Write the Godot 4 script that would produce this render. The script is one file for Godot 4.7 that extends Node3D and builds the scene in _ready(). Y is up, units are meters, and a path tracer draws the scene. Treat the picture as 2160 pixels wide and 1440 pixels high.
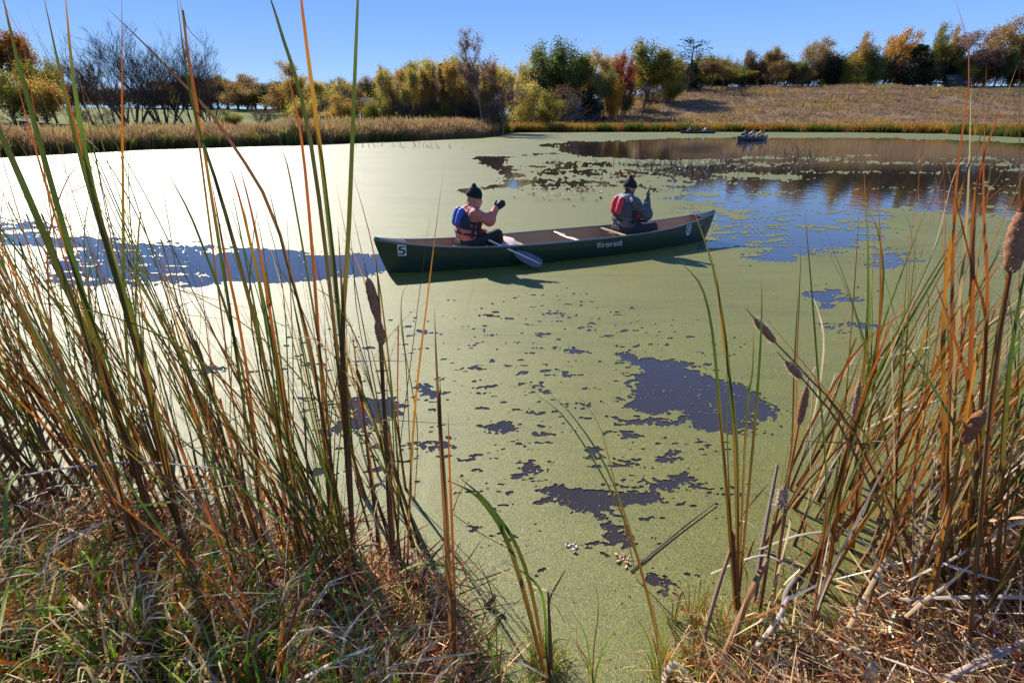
extends Node3D

# The pond, seen from its bank: y is up, the water lies at y = 0, the photographer stands near the origin and looks along -z.
const PF := 1150.0
const PITCH := 0.38649
const EYE := 1.9
const SUN_AZ := -35.0
const SUN_EL := 35.5

var rng := RandomNumberGenerator.new()
var M := {}
var lake := PackedVector2Array()
var soft_noise := FastNoiseLite.new()
var fine_noise := FastNoiseLite.new()


class Bag:
	var v := PackedVector3Array()
	var n := PackedVector3Array()
	var c := PackedColorArray()
	var uv := PackedVector2Array()
	var i := PackedInt32Array()

	func put(p: Vector3, nn: Vector3, col := Color.WHITE, t := Vector2.ZERO) -> int:
		v.push_back(p)
		n.push_back(nn)
		c.push_back(col)
		uv.push_back(t)
		return v.size() - 1

	func tri(a: int, b: int, d: int) -> void:
		# clockwise as seen from the side that the normals point to
		if (v[d] - v[a]).cross(v[b] - v[a]).dot(n[a] + n[b] + n[d]) < 0.0:
			i.append_array(PackedInt32Array([a, d, b]))
		else:
			i.append_array(PackedInt32Array([a, b, d]))

	func quad(p: Vector3, q: Vector3, r: Vector3, s: Vector3, col := Color.WHITE) -> void:
		var nn := (r - p).cross(q - s).normalized()
		var k := put(p, nn, col, Vector2(0, 0))
		put(q, nn, col, Vector2(1, 0))
		put(r, nn, col, Vector2(1, 1))
		put(s, nn, col, Vector2(0, 1))
		tri(k, k + 1, k + 2)
		tri(k, k + 2, k + 3)

	func box(o: Vector3, x: Vector3, y: Vector3, z: Vector3, col := Color.WHITE) -> void:
		for f in [[x, y, z], [y, z, x], [z, x, y]]:
			for sg in [-1.0, 1.0]:
				var nn: Vector3 = (f[2] * sg).normalized()
				var m: Vector3 = o + f[2] * sg
				var k := put(m - f[0] - f[1], nn, col, Vector2(0, 0))
				put(m + f[0] - f[1], nn, col, Vector2(1, 0))
				put(m + f[0] + f[1], nn, col, Vector2(1, 1))
				put(m - f[0] + f[1], nn, col, Vector2(0, 1))
				tri(k, k + 1, k + 2)
				tri(k, k + 2, k + 3)

	func tube(pts: PackedVector3Array, radii: PackedFloat32Array, sides: int, cols: PackedColorArray, flat := 1.0, capped := true) -> void:
		var side := Vector3.ZERO
		var first := v.size()
		for k in pts.size():
			var t := (pts[mini(k + 1, pts.size() - 1)] - pts[maxi(k - 1, 0)]).normalized()
			if side == Vector3.ZERO:
				side = t.cross(Vector3.UP if absf(t.y) < 0.9 else Vector3.RIGHT).normalized()
			side = (side - t * side.dot(t)).normalized()
			var up := side.cross(t)
			for j in sides:
				var a := TAU * j / sides
				var e := side * cos(a) + up * sin(a) * flat
				put(pts[k] + e * radii[k], e.normalized(), cols[mini(k, cols.size() - 1)], Vector2(float(j) / sides, k))
		for k in pts.size() - 1:
			for j in sides:
				var a := first + k * sides + j
				var b := first + k * sides + (j + 1) % sides
				tri(a, b, b + sides)
				tri(a, b + sides, a + sides)
		if capped:
			for e in [0, pts.size() - 1]:
				var out := (pts[0] - pts[1]).normalized() if e == 0 else (pts[e] - pts[e - 1]).normalized()
				var m := put(pts[e], out, cols[mini(e, cols.size() - 1)])
				var r := v.size()
				for j in sides:
					put(v[first + e * sides + j], out, cols[mini(e, cols.size() - 1)])
				for j in sides:
					tri(m, r + j, r + (j + 1) % sides)

	func loft(rows: Array, col := Color.WHITE, inward := Vector3.INF) -> void:
		# rows of points of equal length, smooth; normals point away from «inward» (a point) when it is given
		var first := v.size()
		var w: int = rows[0].size()
		for k in rows.size():
			for j in w:
				var du: Vector3 = rows[mini(k + 1, rows.size() - 1)][j] - rows[maxi(k - 1, 0)][j]
				var dv: Vector3 = rows[k][mini(j + 1, w - 1)] - rows[k][maxi(j - 1, 0)]
				var nn := du.cross(dv).normalized()
				if nn.length() < 0.5:
					nn = Vector3.UP
				if inward != Vector3.INF and nn.dot(rows[k][j] - inward) < 0.0:
					nn = -nn
				put(rows[k][j], nn, col, Vector2(float(j) / (w - 1), float(k) / (rows.size() - 1)))
		for k in rows.size() - 1:
			for j in w - 1:
				var a := first + k * w + j
				tri(a, a + 1, a + w + 1)
				tri(a, a + w + 1, a + w)

	func mesh() -> ArrayMesh:
		var m := ArrayMesh.new()
		if v.is_empty() or i.is_empty():
			return m
		var arr := []
		arr.resize(Mesh.ARRAY_MAX)
		arr[Mesh.ARRAY_VERTEX] = v
		arr[Mesh.ARRAY_NORMAL] = n
		arr[Mesh.ARRAY_COLOR] = c
		arr[Mesh.ARRAY_TEX_UV] = uv
		arr[Mesh.ARRAY_INDEX] = i
		m.add_surface_from_arrays(Mesh.PRIMITIVE_TRIANGLES, arr)
		return m


# ---------------------------------------------------------------- places
func sight(px: float, py: float) -> Vector3:
	var a := (px - 1080.0) / PF
	var b := (py - 720.0) / PF
	return Vector3(a, -(b * cos(PITCH) + sin(PITCH)), -(cos(PITCH) - b * sin(PITCH)))


func at(px: float, py: float, h := 0.0) -> Vector3:
	var d := sight(px, py)
	return Vector3(0, EYE, 0) + d * ((h - EYE) / d.y)


func along(px: float, py: float, depth: float) -> Vector3:
	var d := sight(px, py)
	return Vector3(0, EYE, 0) + d * (depth / -d.z)


func flat2(p: Vector3) -> Vector2:
	return Vector2(p.x, p.z)


func poly_sd(p: Vector2, poly: PackedVector2Array) -> float:
	var d := INF
	var inside := false
	var b := poly[poly.size() - 1]
	for a in poly:
		var e := b - a
		var w := p - a
		var q := w - e * clampf(w.dot(e) / e.length_squared(), 0.0, 1.0)
		d = minf(d, q.length_squared())
		if (a.y > p.y) != (b.y > p.y) and p.x < (b.x - a.x) * (p.y - a.y) / (b.y - a.y) + a.x:
			inside = not inside
		b = a
	return -sqrt(d) if inside else sqrt(d)


# ---------------------------------------------------------------- objects
func obj(called: String, mesh: Mesh, mat: Material, parent: Node = self) -> MeshInstance3D:
	var o := MeshInstance3D.new()
	o.name = called
	o.mesh = mesh
	o.material_override = mat
	parent.add_child(o, true)
	return o


func tag(o: Node, label: String, category: String, group := "") -> Node:
	o.set_meta("label", label)
	o.set_meta("category", category)
	if group:
		o.set_meta("group", group)
	return o


func thing(called: String, label: String, category: String, where := Vector3.ZERO, turn := 0.0, group := "") -> Node3D:
	var o := Node3D.new()
	o.name = called
	add_child(o, true)
	o.position = where
	o.rotation.y = turn
	tag(o, label, category, group)
	return o


func struct(called: String, mesh: Mesh, mat: Material) -> MeshInstance3D:
	var o := obj(called, mesh, mat)
	o.set_meta("kind", "structure")
	return o


func stuff(called: String, mesh: Mesh, mat: Material, places: Array, tints: Array, label: String, category: String) -> MultiMeshInstance3D:
	var mm := MultiMesh.new()
	mm.transform_format = MultiMesh.TRANSFORM_3D
	mm.use_colors = true
	mm.mesh = mesh
	mm.instance_count = places.size()
	for k in places.size():
		mm.set_instance_transform(k, places[k])
		mm.set_instance_color(k, tints[k])
	var o := MultiMeshInstance3D.new()
	o.name = called
	o.multimesh = mm
	o.material_override = mat
	add_child(o, true)
	tag(o, label, category)
	o.set_meta("kind", "stuff")
	return o


func mat(name_: String, col: Color, rough := 0.8, vertex := false, back := Color.BLACK, spec := 0.5) -> StandardMaterial3D:
	# col is a linear, real-world base colour
	var m := StandardMaterial3D.new()
	m.resource_name = name_
	m.albedo_color = col.linear_to_srgb()
	m.roughness = rough
	m.metallic_specular = spec
	m.vertex_color_use_as_albedo = vertex
	m.cull_mode = BaseMaterial3D.CULL_DISABLED
	if back != Color.BLACK:
		m.backlight_enabled = true
		m.backlight = back
	M[name_] = m
	return m


func noise_tex(kind: int, freq: float, size: int, seed_: int, ramp: Gradient = null, normal := false, bump := 4.0, octaves := 1, ret := -1) -> NoiseTexture2D:
	var f := FastNoiseLite.new()
	f.noise_type = kind
	f.frequency = freq
	f.seed = seed_
	f.fractal_type = FastNoiseLite.FRACTAL_FBM if octaves > 1 else FastNoiseLite.FRACTAL_NONE
	f.fractal_octaves = octaves
	if ret >= 0:
		f.cellular_return_type = ret
	var t := NoiseTexture2D.new()
	t.width = size
	t.height = size
	t.seamless = true
	t.noise = f
	if ramp:
		t.color_ramp = ramp
	t.as_normal_map = normal
	t.bump_strength = bump
	return t


func ramp(stops: Array) -> Gradient:
	var g := Gradient.new()
	g.offsets = PackedFloat32Array(stops.map(func(s): return s[0]))
	g.colors = PackedColorArray(stops.map(func(s): return (s[1] as Color).linear_to_srgb()))
	return g


func jit(col: Color, by: float) -> Color:
	var k := 1.0 + rng.randf_range(-by, by)
	return Color(col.r * k * (1.0 + rng.randf_range(-by, by) * 0.3), col.g * k, col.b * k * (1.0 + rng.randf_range(-by, by) * 0.3))


# ---------------------------------------------------------------- the scene
func _ready() -> void:
	rng.seed = 11
	soft_noise.seed = 5
	soft_noise.frequency = 1.0
	soft_noise.noise_type = FastNoiseLite.TYPE_SIMPLEX_SMOOTH
	soft_noise.fractal_octaves = 3
	fine_noise.seed = 9
	fine_noise.frequency = 1.0
	fine_noise.noise_type = FastNoiseLite.TYPE_SIMPLEX
	fine_noise.fractal_octaves = 2

	var cam := Camera3D.new()
	cam.name = "camera"
	cam.keep_aspect = Camera3D.KEEP_HEIGHT
	cam.fov = 64.1
	cam.near = 0.05
	cam.far = 3000.0
	add_child(cam)
	cam.position = Vector3(0, EYE, 0)
	cam.rotation = Vector3(-PITCH, 0, 0)
	cam.current = true

	var env := Environment.new()
	env.background_mode = Environment.BG_SKY
	env.sky = Sky.new()
	var pano := PanoramaSkyMaterial.new()
	pano.panorama = sky_picture()
	env.sky.sky_material = pano
	env.tonemap_mode = Environment.TONE_MAPPER_LINEAR
	env.tonemap_exposure = 2.1
	env.background_energy_multiplier = 0.90
	env.sdfgi_enabled = true
	env.ssao_enabled = true
	env.ssil_enabled = true
	var we := WorldEnvironment.new()
	we.name = "world_environment"
	we.environment = env
	add_child(we)

	var sun := DirectionalLight3D.new()
	sun.name = "sun"
	sun.light_energy = 1.5
	sun.light_color = Color(1.0, 0.97, 0.92)
	sun.light_angular_distance = 0.5
	sun.shadow_enabled = true
	add_child(sun)
	sun.look_at_from_position(Vector3.ZERO, -sun_dir())

	materials()
	shore_line()
	build_ground()
	build_water()
	build_far_growth()
	build_trees()
	build_houses()
	build_canoes()
	build_people()
	build_floating()
	build_reeds()
	build_bank()


func sun_dir() -> Vector3:
	var a := deg_to_rad(SUN_AZ)
	var e := deg_to_rad(SUN_EL)
	return Vector3(sin(a) * cos(e), sin(e), -cos(a) * cos(e))


func sky_picture() -> ImageTexture:
	# clear autumn air: deep blue overhead, paler to the horizon and towards the sun
	var w := 512
	var h := 256
	var im := Image.create(w, h, false, Image.FORMAT_RGBF)
	var s := sun_dir()
	for y in h:
		var el := (0.5 - (y + 0.5) / h) * PI
		for x in w:
			var az := ((x + 0.5) / w - 0.5) * TAU
			var d := Vector3(sin(az) * cos(el), sin(el), -cos(az) * cos(el))
			var g := acos(clampf(d.dot(s), -1, 1))
			var e := maxf(el, 0.0)
			var t := exp(-e / 0.105)
			var c := Vector3(0.060, 0.180, 0.49).lerp(Vector3(0.34, 0.50, 0.66), t)
			c = c.lerp(Vector3(0.034, 0.095, 0.27), smoothstep(0.2, 1.1, e))
			c += Vector3(0.85, 0.90, 0.92) * (0.16 * exp(-g / 0.42) + 0.7 * exp(-g / 0.07))
			if el < 0.0:
				c = c.lerp(Vector3(0.08, 0.075, 0.06), clampf(-el * 12.0, 0, 1))
			im.set_pixel(x, y, Color(c.x, c.y, c.z))
	return ImageTexture.create_from_image(im)


func materials() -> void:
	mat("leaf", Color(0.92, 0.92, 0.92), 0.5, true, Color(0.9, 0.9, 0.75))
	mat("dry", Color.WHITE, 0.7, true, Color(0.7, 0.68, 0.6))
	mat("grass", Color.WHITE, 0.5, true, Color(0.8, 0.82, 0.6))
	mat("far_grass", Color.WHITE, 0.9, true, Color(0.9, 0.9, 0.8), 0.2)
	mat("bark", Color.WHITE, 0.95, true, Color.BLACK, 0.15)
	mat("head", Color.WHITE, 0.95, true, Color.BLACK, 0.1)
	var g := mat("ground", Color.WHITE, 0.95, true, Color.BLACK, 0.2)
	g.albedo_texture = noise_tex(FastNoiseLite.TYPE_SIMPLEX_SMOOTH, 0.03, 512, 3, ramp([[0.0, Color(0.55, 0.55, 0.55)], [0.5, Color(0.85, 0.83, 0.8)], [1.0, Color(1.0, 1.0, 0.95)]]), false, 1.0, 5)
	g.uv1_triplanar = true
	g.uv1_world_triplanar = true
	g.uv1_scale = Vector3(0.7, 0.7, 0.7)
	g.normal_enabled = true
	g.normal_texture = noise_tex(FastNoiseLite.TYPE_SIMPLEX_SMOOTH, 0.03, 512, 3, null, true, 12.0, 5)

	var w := mat("water", Color(0.032, 0.0225, 0.017), 0.03, false, Color.BLACK, 0.55)
	w.normal_enabled = true
	w.normal_texture = noise_tex(FastNoiseLite.TYPE_SIMPLEX_SMOOTH, 0.012, 512, 8, null, true, 3.0, 3)
	w.normal_scale = 0.10
	w.uv1_triplanar = true
	w.uv1_world_triplanar = true
	w.uv1_scale = Vector3(0.3, 0.3, 0.55)

	M["folds"] = noise_tex(FastNoiseLite.TYPE_SIMPLEX_SMOOTH, 0.014, 256, 12, null, true, 14.0, 3)
	M["scuffs"] = noise_tex(FastNoiseLite.TYPE_SIMPLEX, 0.03, 512, 14, ramp([[0.0, Color(0.55, 0.6, 0.55)], [0.42, Color(0.85, 0.9, 0.86)], [0.72, Color(1, 1, 1)], [0.8, Color(1.0, 1.0, 1.0)]]), false, 1.0, 5)

	var dk := mat("duckweed", Color.WHITE, 0.53, true, Color.BLACK, 0.50)
	dk.albedo_texture = noise_tex(FastNoiseLite.TYPE_CELLULAR, 0.26, 1024, 4, ramp([[0.0, Color(0.046, 0.048, 0.008)], [0.25, Color(0.096, 0.100, 0.014)], [0.6, Color(0.138, 0.138, 0.020)], [0.9, Color(0.172, 0.166, 0.030)], [1.0, Color(0.30, 0.26, 0.10)]]), false, 1.0, 1, FastNoiseLite.RETURN_CELL_VALUE)
	dk.normal_enabled = true
	dk.normal_texture = noise_tex(FastNoiseLite.TYPE_CELLULAR, 0.26, 1024, 4, null, true, 5.0, 1, FastNoiseLite.RETURN_DISTANCE)
	dk.normal_scale = 0.42
	dk.uv1_triplanar = true
	dk.uv1_world_triplanar = true
	dk.uv1_scale = Vector3(0.93, 0.93, 0.93)


# ---------------------------------------------------------------- land and water
func shore_line() -> void:
	var pts := [at(1080, 1520), at(960, 1440), at(800, 1330), at(610, 1240), at(380, 1165), at(180, 1075), at(0, 985), Vector3(-3.6, 0, -2.9), Vector3(-8, 0, -5.5), Vector3(-16, 0, -10), Vector3(-26, 0, -18), Vector3(-31, 0, -26), at(0, 331), at(300, 315), at(500, 309), at(700, 303), at(860, 297), at(1000, 291), at(1042, 287), at(1050, 283), at(1080, 279.5), at(1200, 278.5), at(1500, 278), at(1800, 279), at(2000, 282), at(2160, 290), Vector3(72, 0, -50), Vector3(76, 0, -30), Vector3(60, 0, -16), Vector3(30, 0, -9), Vector3(12, 0, -5.5), Vector3(5.2, 0, -3.2), at(2330, 1060), at(2160, 1130), at(2020, 1225), at(1910, 1330), at(1790, 1430), at(1600, 1485), at(1380, 1510)]
	for p in pts:
		lake.push_back(flat2(p))


func hill_of(x: float) -> float:
	var k := [[-30.0, 0.0], [-3.0, 2.4], [18.0, 5.4], [33.0, 8.3], [56.0, 10.4], [80.0, 11.3], [240.0, 11.8]]
	for j in k.size() - 1:
		if x < k[j + 1][0]:
			return lerpf(k[j][1], k[j + 1][1], smoothstep(0.0, 1.0, clampf((x - k[j][0]) / (k[j + 1][0] - k[j][0]), 0.0, 1.0)) * 0.5 + 0.5 * clampf((x - k[j][0]) / (k[j + 1][0] - k[j][0]), 0.0, 1.0))
	return 11.8


func ground_at(x: float, z: float, d: float) -> float:
	if d < 0.0:
		return -0.04 - 0.5 * smoothstep(0.0, 6.0, -d) - minf(-d * 0.25, 0.12)
	var near := 1.0 - smoothstep(6.0, 16.0, Vector2(x, z).length())
	var h := -0.03 + 0.20 * smoothstep(0.0, 0.8, d) + near * 0.05 * minf(d, 4.0) + 0.03 * soft_noise.get_noise_2d(x * 0.9, z * 0.9) * smoothstep(0.0, 0.5, d)
	if z < -20.0:
		h += hill_of(x) * smoothstep(101.0, 192.0, -z) * smoothstep(4.0, 30.0, d)
		h += 6.5 * smoothstep(40.0, 240.0, d) * (1.0 - smoothstep(-45.0, 5.0, x))
		h += 0.5 * soft_noise.get_noise_2d(x * 0.03, z * 0.03) * smoothstep(8.0, 40.0, d)
	else:
		h += 0.6 * smoothstep(3.0, 30.0, d)
	return h


func ground(x: float, z: float) -> float:
	return ground_at(x, z, poly_sd(Vector2(x, z), lake))


func land_color(x: float, z: float, d: float) -> Color:
	var n := soft_noise.get_noise_2d(x * 0.06, z * 0.06)
	var m := soft_noise.get_noise_2d(x * 0.35 + 50, z * 0.35)
	var c := Color(0.075, 0.055, 0.035)
	if Vector2(x, z).length() > 14.0:
		if x > -8.0 and z < -45.0:
			c = Color(0.33, 0.25, 0.10).lerp(Color(0.26, 0.175, 0.125), smoothstep(14.0, 32.0, d + n * 10.0))
			c = c.lerp(Color(0.24, 0.185, 0.085), smoothstep(0.1, 0.5, n + m * 0.4) * 0.7)
			c = c.lerp(Color(0.10, 0.085, 0.04), smoothstep(84.0, 100.0, d))
		else:
			c = Color(0.15, 0.10, 0.05).lerp(Color(0.22, 0.165, 0.09), smoothstep(8.0, 22.0, d))
			c = c.lerp(Color(0.16, 0.19, 0.06), smoothstep(66.0, 84.0, d + n * 16.0))
			c = c.lerp(Color(0.17, 0.15, 0.05), smoothstep(0.05, 0.5, m) * 0.5)
		c = c * (1.0 + 0.5 * m)
	return Color(c.r, c.g, c.b)


func build_ground() -> void:
	var b := Bag.new()
	var angles := PackedFloat32Array()
	var a := -180.0
	while a < 179.9:
		angles.push_back(deg_to_rad(a))
		a += 0.55 if absf(a + 0.3) < 66.0 else 6.0
	angles.push_back(deg_to_rad(180.0))
	var rings := 128
	var w := angles.size()
	var pts := PackedVector3Array()
	for k in rings:
		var r := 0.25 * pow(1400.0 / 0.25, float(k) / (rings - 1))
		for j in w:
			var x := sin(angles[j]) * r
			var z := -cos(angles[j]) * r
			var d := poly_sd(Vector2(x, z), lake)
			pts.push_back(Vector3(x, ground_at(x, z, d), z))
			b.c.push_back(land_color(x, z, d))
			b.uv.push_back(Vector2(x, z))
	b.v = pts
	b.n.resize(pts.size())
	for k in rings:
		for j in w:
			var du := pts[mini(k + 1, rings - 1) * w + j] - pts[maxi(k - 1, 0) * w + j]
			var dv := pts[k * w + (j + 1 if j < w - 1 else 1)] - pts[k * w + (j - 1 if j > 0 else w - 2)]
			var nn := du.cross(dv).normalized()
			b.n[k * w + j] = nn if nn.y > 0 else -nn
	for k in rings - 1:
		for j in w - 1:
			var q := k * w + j
			b.tri(q, q + 1, q + w + 1)
			b.tri(q, q + w + 1, q + w)
	struct("ground", b.mesh(), M.ground)


func build_water() -> void:
	var b := Bag.new()
	var q := b.put(Vector3(-60, 0, 4), Vector3.UP)
	b.put(Vector3(100, 0, 4), Vector3.UP)
	b.put(Vector3(100, 0, -110), Vector3.UP)
	b.put(Vector3(-60, 0, -110), Vector3.UP)
	b.tri(q, q + 1, q + 2)
	b.tri(q, q + 2, q + 3)
	struct("water", b.mesh(), M.water)
	build_duckweed()


var holes := []


func hole(weight: float, soft: float, warp: float, px: Array) -> void:
	# an opening in the floating duckweed, its outline given as points on the water
	var poly := PackedVector2Array()
	var lo := Vector2(INF, INF)
	var hi := -lo
	for k in range(0, px.size(), 2):
		var p := flat2(at(px[k], px[k + 1]))
		poly.push_back(p)
		lo = lo.min(p)
		hi = hi.max(p)
	var m := soft + warp
	holes.append([weight, soft, warp, poly, lo - Vector2(m, m), hi + Vector2(m, m)])


func build_duckweed() -> void:
	# open water round the far side of the pond
	hole(0.97, 1.6, 1.4, [1150, 303, 1260, 297, 1400, 292, 1560, 289, 1800, 291, 2000, 294, 2160, 302, 2300, 312, 2300, 335, 1900, 328, 1600, 330, 1480, 338, 1320, 336, 1230, 330, 1180, 318])
	hole(0.62, 1.2, 1.0, [1500, 335, 1800, 326, 2300, 335, 2300, 360, 1900, 372, 1640, 372, 1520, 362])
	hole(0.80, 1.2, 0.9, [1660, 368, 1950, 352, 2300, 360, 2300, 470, 2000, 452, 1860, 440, 1700, 425, 1620, 395])
	hole(0.80, 1.0, 0.6, [1380, 352, 1520, 348, 1560, 362, 1480, 374, 1400, 368])
	hole(0.47, 1.5, 1.0, [1130, 352, 1220, 334, 1400, 345, 1660, 395, 1860, 440, 1830, 500, 1640, 470, 1500, 430, 1300, 400, 1110, 396])
	hole(0.78, 1.2, 0.8, [1390, 372, 1660, 378, 1870, 430, 1840, 495, 1640, 484, 1490, 428])
	hole(0.72, 0.5, 0.35, [985, 331, 1100, 327, 1200, 318, 1250, 313, 1180, 325, 1060, 333, 1075, 352, 1100, 372, 1060, 386, 1062, 376, 1040, 356, 1010, 340])
	hole(0.72, 0.25, 0.3, [930, 402, 1040, 391, 1100, 380, 1140, 386, 1040, 400, 980, 408])
	hole(0.66, 0.9, 0.5, [1440, 440, 1640, 470, 1830, 500, 1790, 530, 1690, 540, 1560, 524, 1490, 520, 1500, 470])
	hole(0.85, 0.20, 0.25, [1590, 530, 1680, 492, 1760, 478, 1850, 500, 1790, 520, 1700, 530, 1660, 552, 1580, 556])
	hole(0.74, 0.25, 0.25, [1690, 622, 1740, 608, 1830, 612, 1820, 640, 1740, 648])
	hole(0.62, 0.25, 0.2, [1740, 690, 1830, 684, 1820, 708, 1760, 712])
	hole(0.5, 0.4, 0.3, [1840, 520, 1960, 540, 1900, 580, 1820, 560])
	# the track that the canoe opened, and the wedge ahead of its bow
	hole(0.98, 0.20, 0.16, [830, 566, 800, 533, 700, 540, 600, 528, 520, 526, 460, 532, 420, 548, 440, 590, 520, 600, 620, 594, 790, 580])
	hole(0.80, 0.30, 0.30, [470, 524, 330, 508, 200, 520, 110, 545, 90, 590, 160, 606, 280, 600, 420, 606, 480, 600])
	hole(0.85, 0.22, 0.20, [-60, 500, 40, 494, 180, 500, 300, 512, 260, 528, 120, 524, 0, 516])
	hole(0.55, 0.5, 0.4, [-60, 470, 60, 462, 140, 480, 60, 500, -60, 498])
	hole(1.0, 0.05, 0.04, [1470, 527, 1490, 506, 1528, 510, 1575, 516, 1520, 522])
	# holes near the bank
	hole(1.0, 0.13, 0.16, [1275, 825, 1330, 812, 1362, 766, 1420, 758, 1480, 782, 1530, 814, 1600, 838, 1650, 858, 1690, 876, 1600, 905, 1545, 915, 1500, 905, 1470, 885, 1440, 876, 1400, 890, 1350, 880, 1320, 850, 1340, 835])
	hole(1.0, 0.13, 0.10, [1152, 1027, 1190, 1022, 1230, 1034, 1262, 1046, 1330, 1048, 1390, 1020, 1435, 1002, 1440, 1018, 1400, 1050, 1340, 1062, 1280, 1064, 1300, 1100, 1335, 1130, 1318, 1165, 1290, 1160, 1250, 1110, 1210, 1072, 1180, 1050])
	hole(1.0, 0.13, 0.12, [688, 930, 730, 880, 745, 845, 800, 846, 880, 830, 880, 805, 905, 806, 918, 836, 870, 850, 845, 872, 800, 880, 780, 912, 740, 905])
	hole(1.0, 0.13, 0.06, [872, 936, 900, 926, 950, 922, 962, 950, 920, 944])
	hole(1.0, 0.13, 0.07, [1015, 906, 1040, 896, 1070, 884, 1078, 896, 1052, 908, 1030, 912])
	hole(1.0, 0.13, 0.05, [1172, 742, 1210, 730, 1245, 744, 1215, 746])
	hole(1.0, 0.13, 0.06, [1300, 744, 1330, 740, 1350, 764, 1318, 760])
	hole(1.0, 0.13, 0.05, [1090, 986, 1130, 980, 1150, 992, 1110, 992])
	hole(1.0, 0.13, 0.06, [636, 990, 690, 980, 712, 990, 670, 998])
	hole(1.0, 0.13, 0.06, [1390, 968, 1420, 955, 1436, 962, 1410, 976])
	hole(1.0, 0.13, 0.05, [1235, 942, 1260, 940, 1272, 960, 1250, 958])
	hole(1.0, 0.13, 0.05, [1300, 914, 1330, 910, 1340, 924, 1310, 924])
	hole(1.0, 0.13, 0.05, [1360, 1208, 1400, 1216, 1440, 1240, 1400, 1238, 1370, 1226])
	hole(1.0, 0.13, 0.05, [1960, 1030, 2000, 1012, 2020, 1030, 1990, 1046])
	hole(1.0, 0.13, 0.06, [400, 780, 440, 774, 470, 780, 430, 788])

	var du := 0.0030
	var cols := 960
	var dv := 0.0027
	var rows := 700
	var f := PackedFloat32Array()
	f.resize((rows + 1) * (cols + 1))
	var zs := PackedFloat32Array()
	for r in rows + 1:
		zs.push_back(EYE / (0.0145 + dv * r))
	var slit := [flat2(at(640, 700)), flat2(at(1180, 620)), flat2(at(1500, 700)), flat2(at(1480, 1060)), flat2(at(1200, 1150)), flat2(at(900, 1000)), flat2(at(620, 1000))]
	var slit_poly := PackedVector2Array(slit)
	for r in rows + 1:
		var z := zs[r]
		var active := []
		for hh in holes:
			if -z >= hh[4].y and -z <= hh[5].y:
				active.append(hh)
		var near := z < 9.0
		for k in cols + 1:
			var x := (k - cols / 2) * du * z
			var p := Vector2(x, -z)
			var open := 0.0
			if active:
				var wn := soft_noise.get_noise_2d(x * 1.5, z * 2.2) + 0.5 * soft_noise.get_noise_2d(x * 5.0 + 7.0, z * 6.0) + 0.35 * fine_noise.get_noise_2d(x * 13.0 + 3.0, z * 15.0) if z < 14.0 else soft_noise.get_noise_2d(x * 0.22, z * 0.3) * 1.3
				for hh in active:
					if x < hh[4].x or x > hh[5].x:
						continue
					var sd: float = poly_sd(p, hh[3]) + wn * hh[2]
					open = maxf(open, hh[0] * clampf(0.5 - sd / hh[1], 0.0, 1.0))
			var s := 0.0
			if z < 14.0:
				s = 0.5 + 0.40 * fine_noise.get_noise_2d(x * 0.6 + z * 0.3, z * 3.0) + 0.26 * fine_noise.get_noise_2d(x * 2.4, z * 9.0) + 0.30 * fine_noise.get_noise_2d(x * 19.0, z * 19.0)
			else:
				s = 0.5 + 0.50 * soft_noise.get_noise_2d(x * 0.10, z * 0.24) + 0.30 * fine_noise.get_noise_2d(x * 0.9, z * 0.9) + 0.36 * fine_noise.get_noise_2d(x * 6.0, z * 2.5)
			if near:
				var inside := -poly_sd(p, slit_poly)
				if inside > -0.8:
					var q := 0.55 * soft_noise.get_noise_2d(x * 2.3 + 31.0 + z * 1.2, z * 6.5 - x * 0.8) + 0.32 * fine_noise.get_noise_2d(x * 5.0 - z * 2.0, z * 11.0 + 17.0) + 0.2 * fine_noise.get_noise_2d(x * 17.0, z * 21.0)
					var thick := 0.312 - 0.10 * soft_noise.get_noise_2d(x * 0.7 + 80.0, z * 0.7)
					open = maxf(open, clampf((q - thick + 0.10 * smoothstep(0.2, -0.8, inside)) * -0.0 + (q - thick - 0.5 * smoothstep(0.1, -0.8, inside)) * 6.0 + 0.5, 0.0, 1.0))
			var val := clampf(s, 0.04, 0.95) - open
			if near and val < 0.0:
				# single plants adrift in the openings
				val = maxf(val, (fine_noise.get_noise_2d(x * 44.0 + 5.0, z * 44.0) - lerpf(0.45, 0.66 if z < 5.0 else 0.8, clampf(open, 0.0, 1.0))) * 1.2)
			f[r * (cols + 1) + k] = val
	var b := Bag.new()
	var y := 0.004
	var stride := cols + 1
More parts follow.
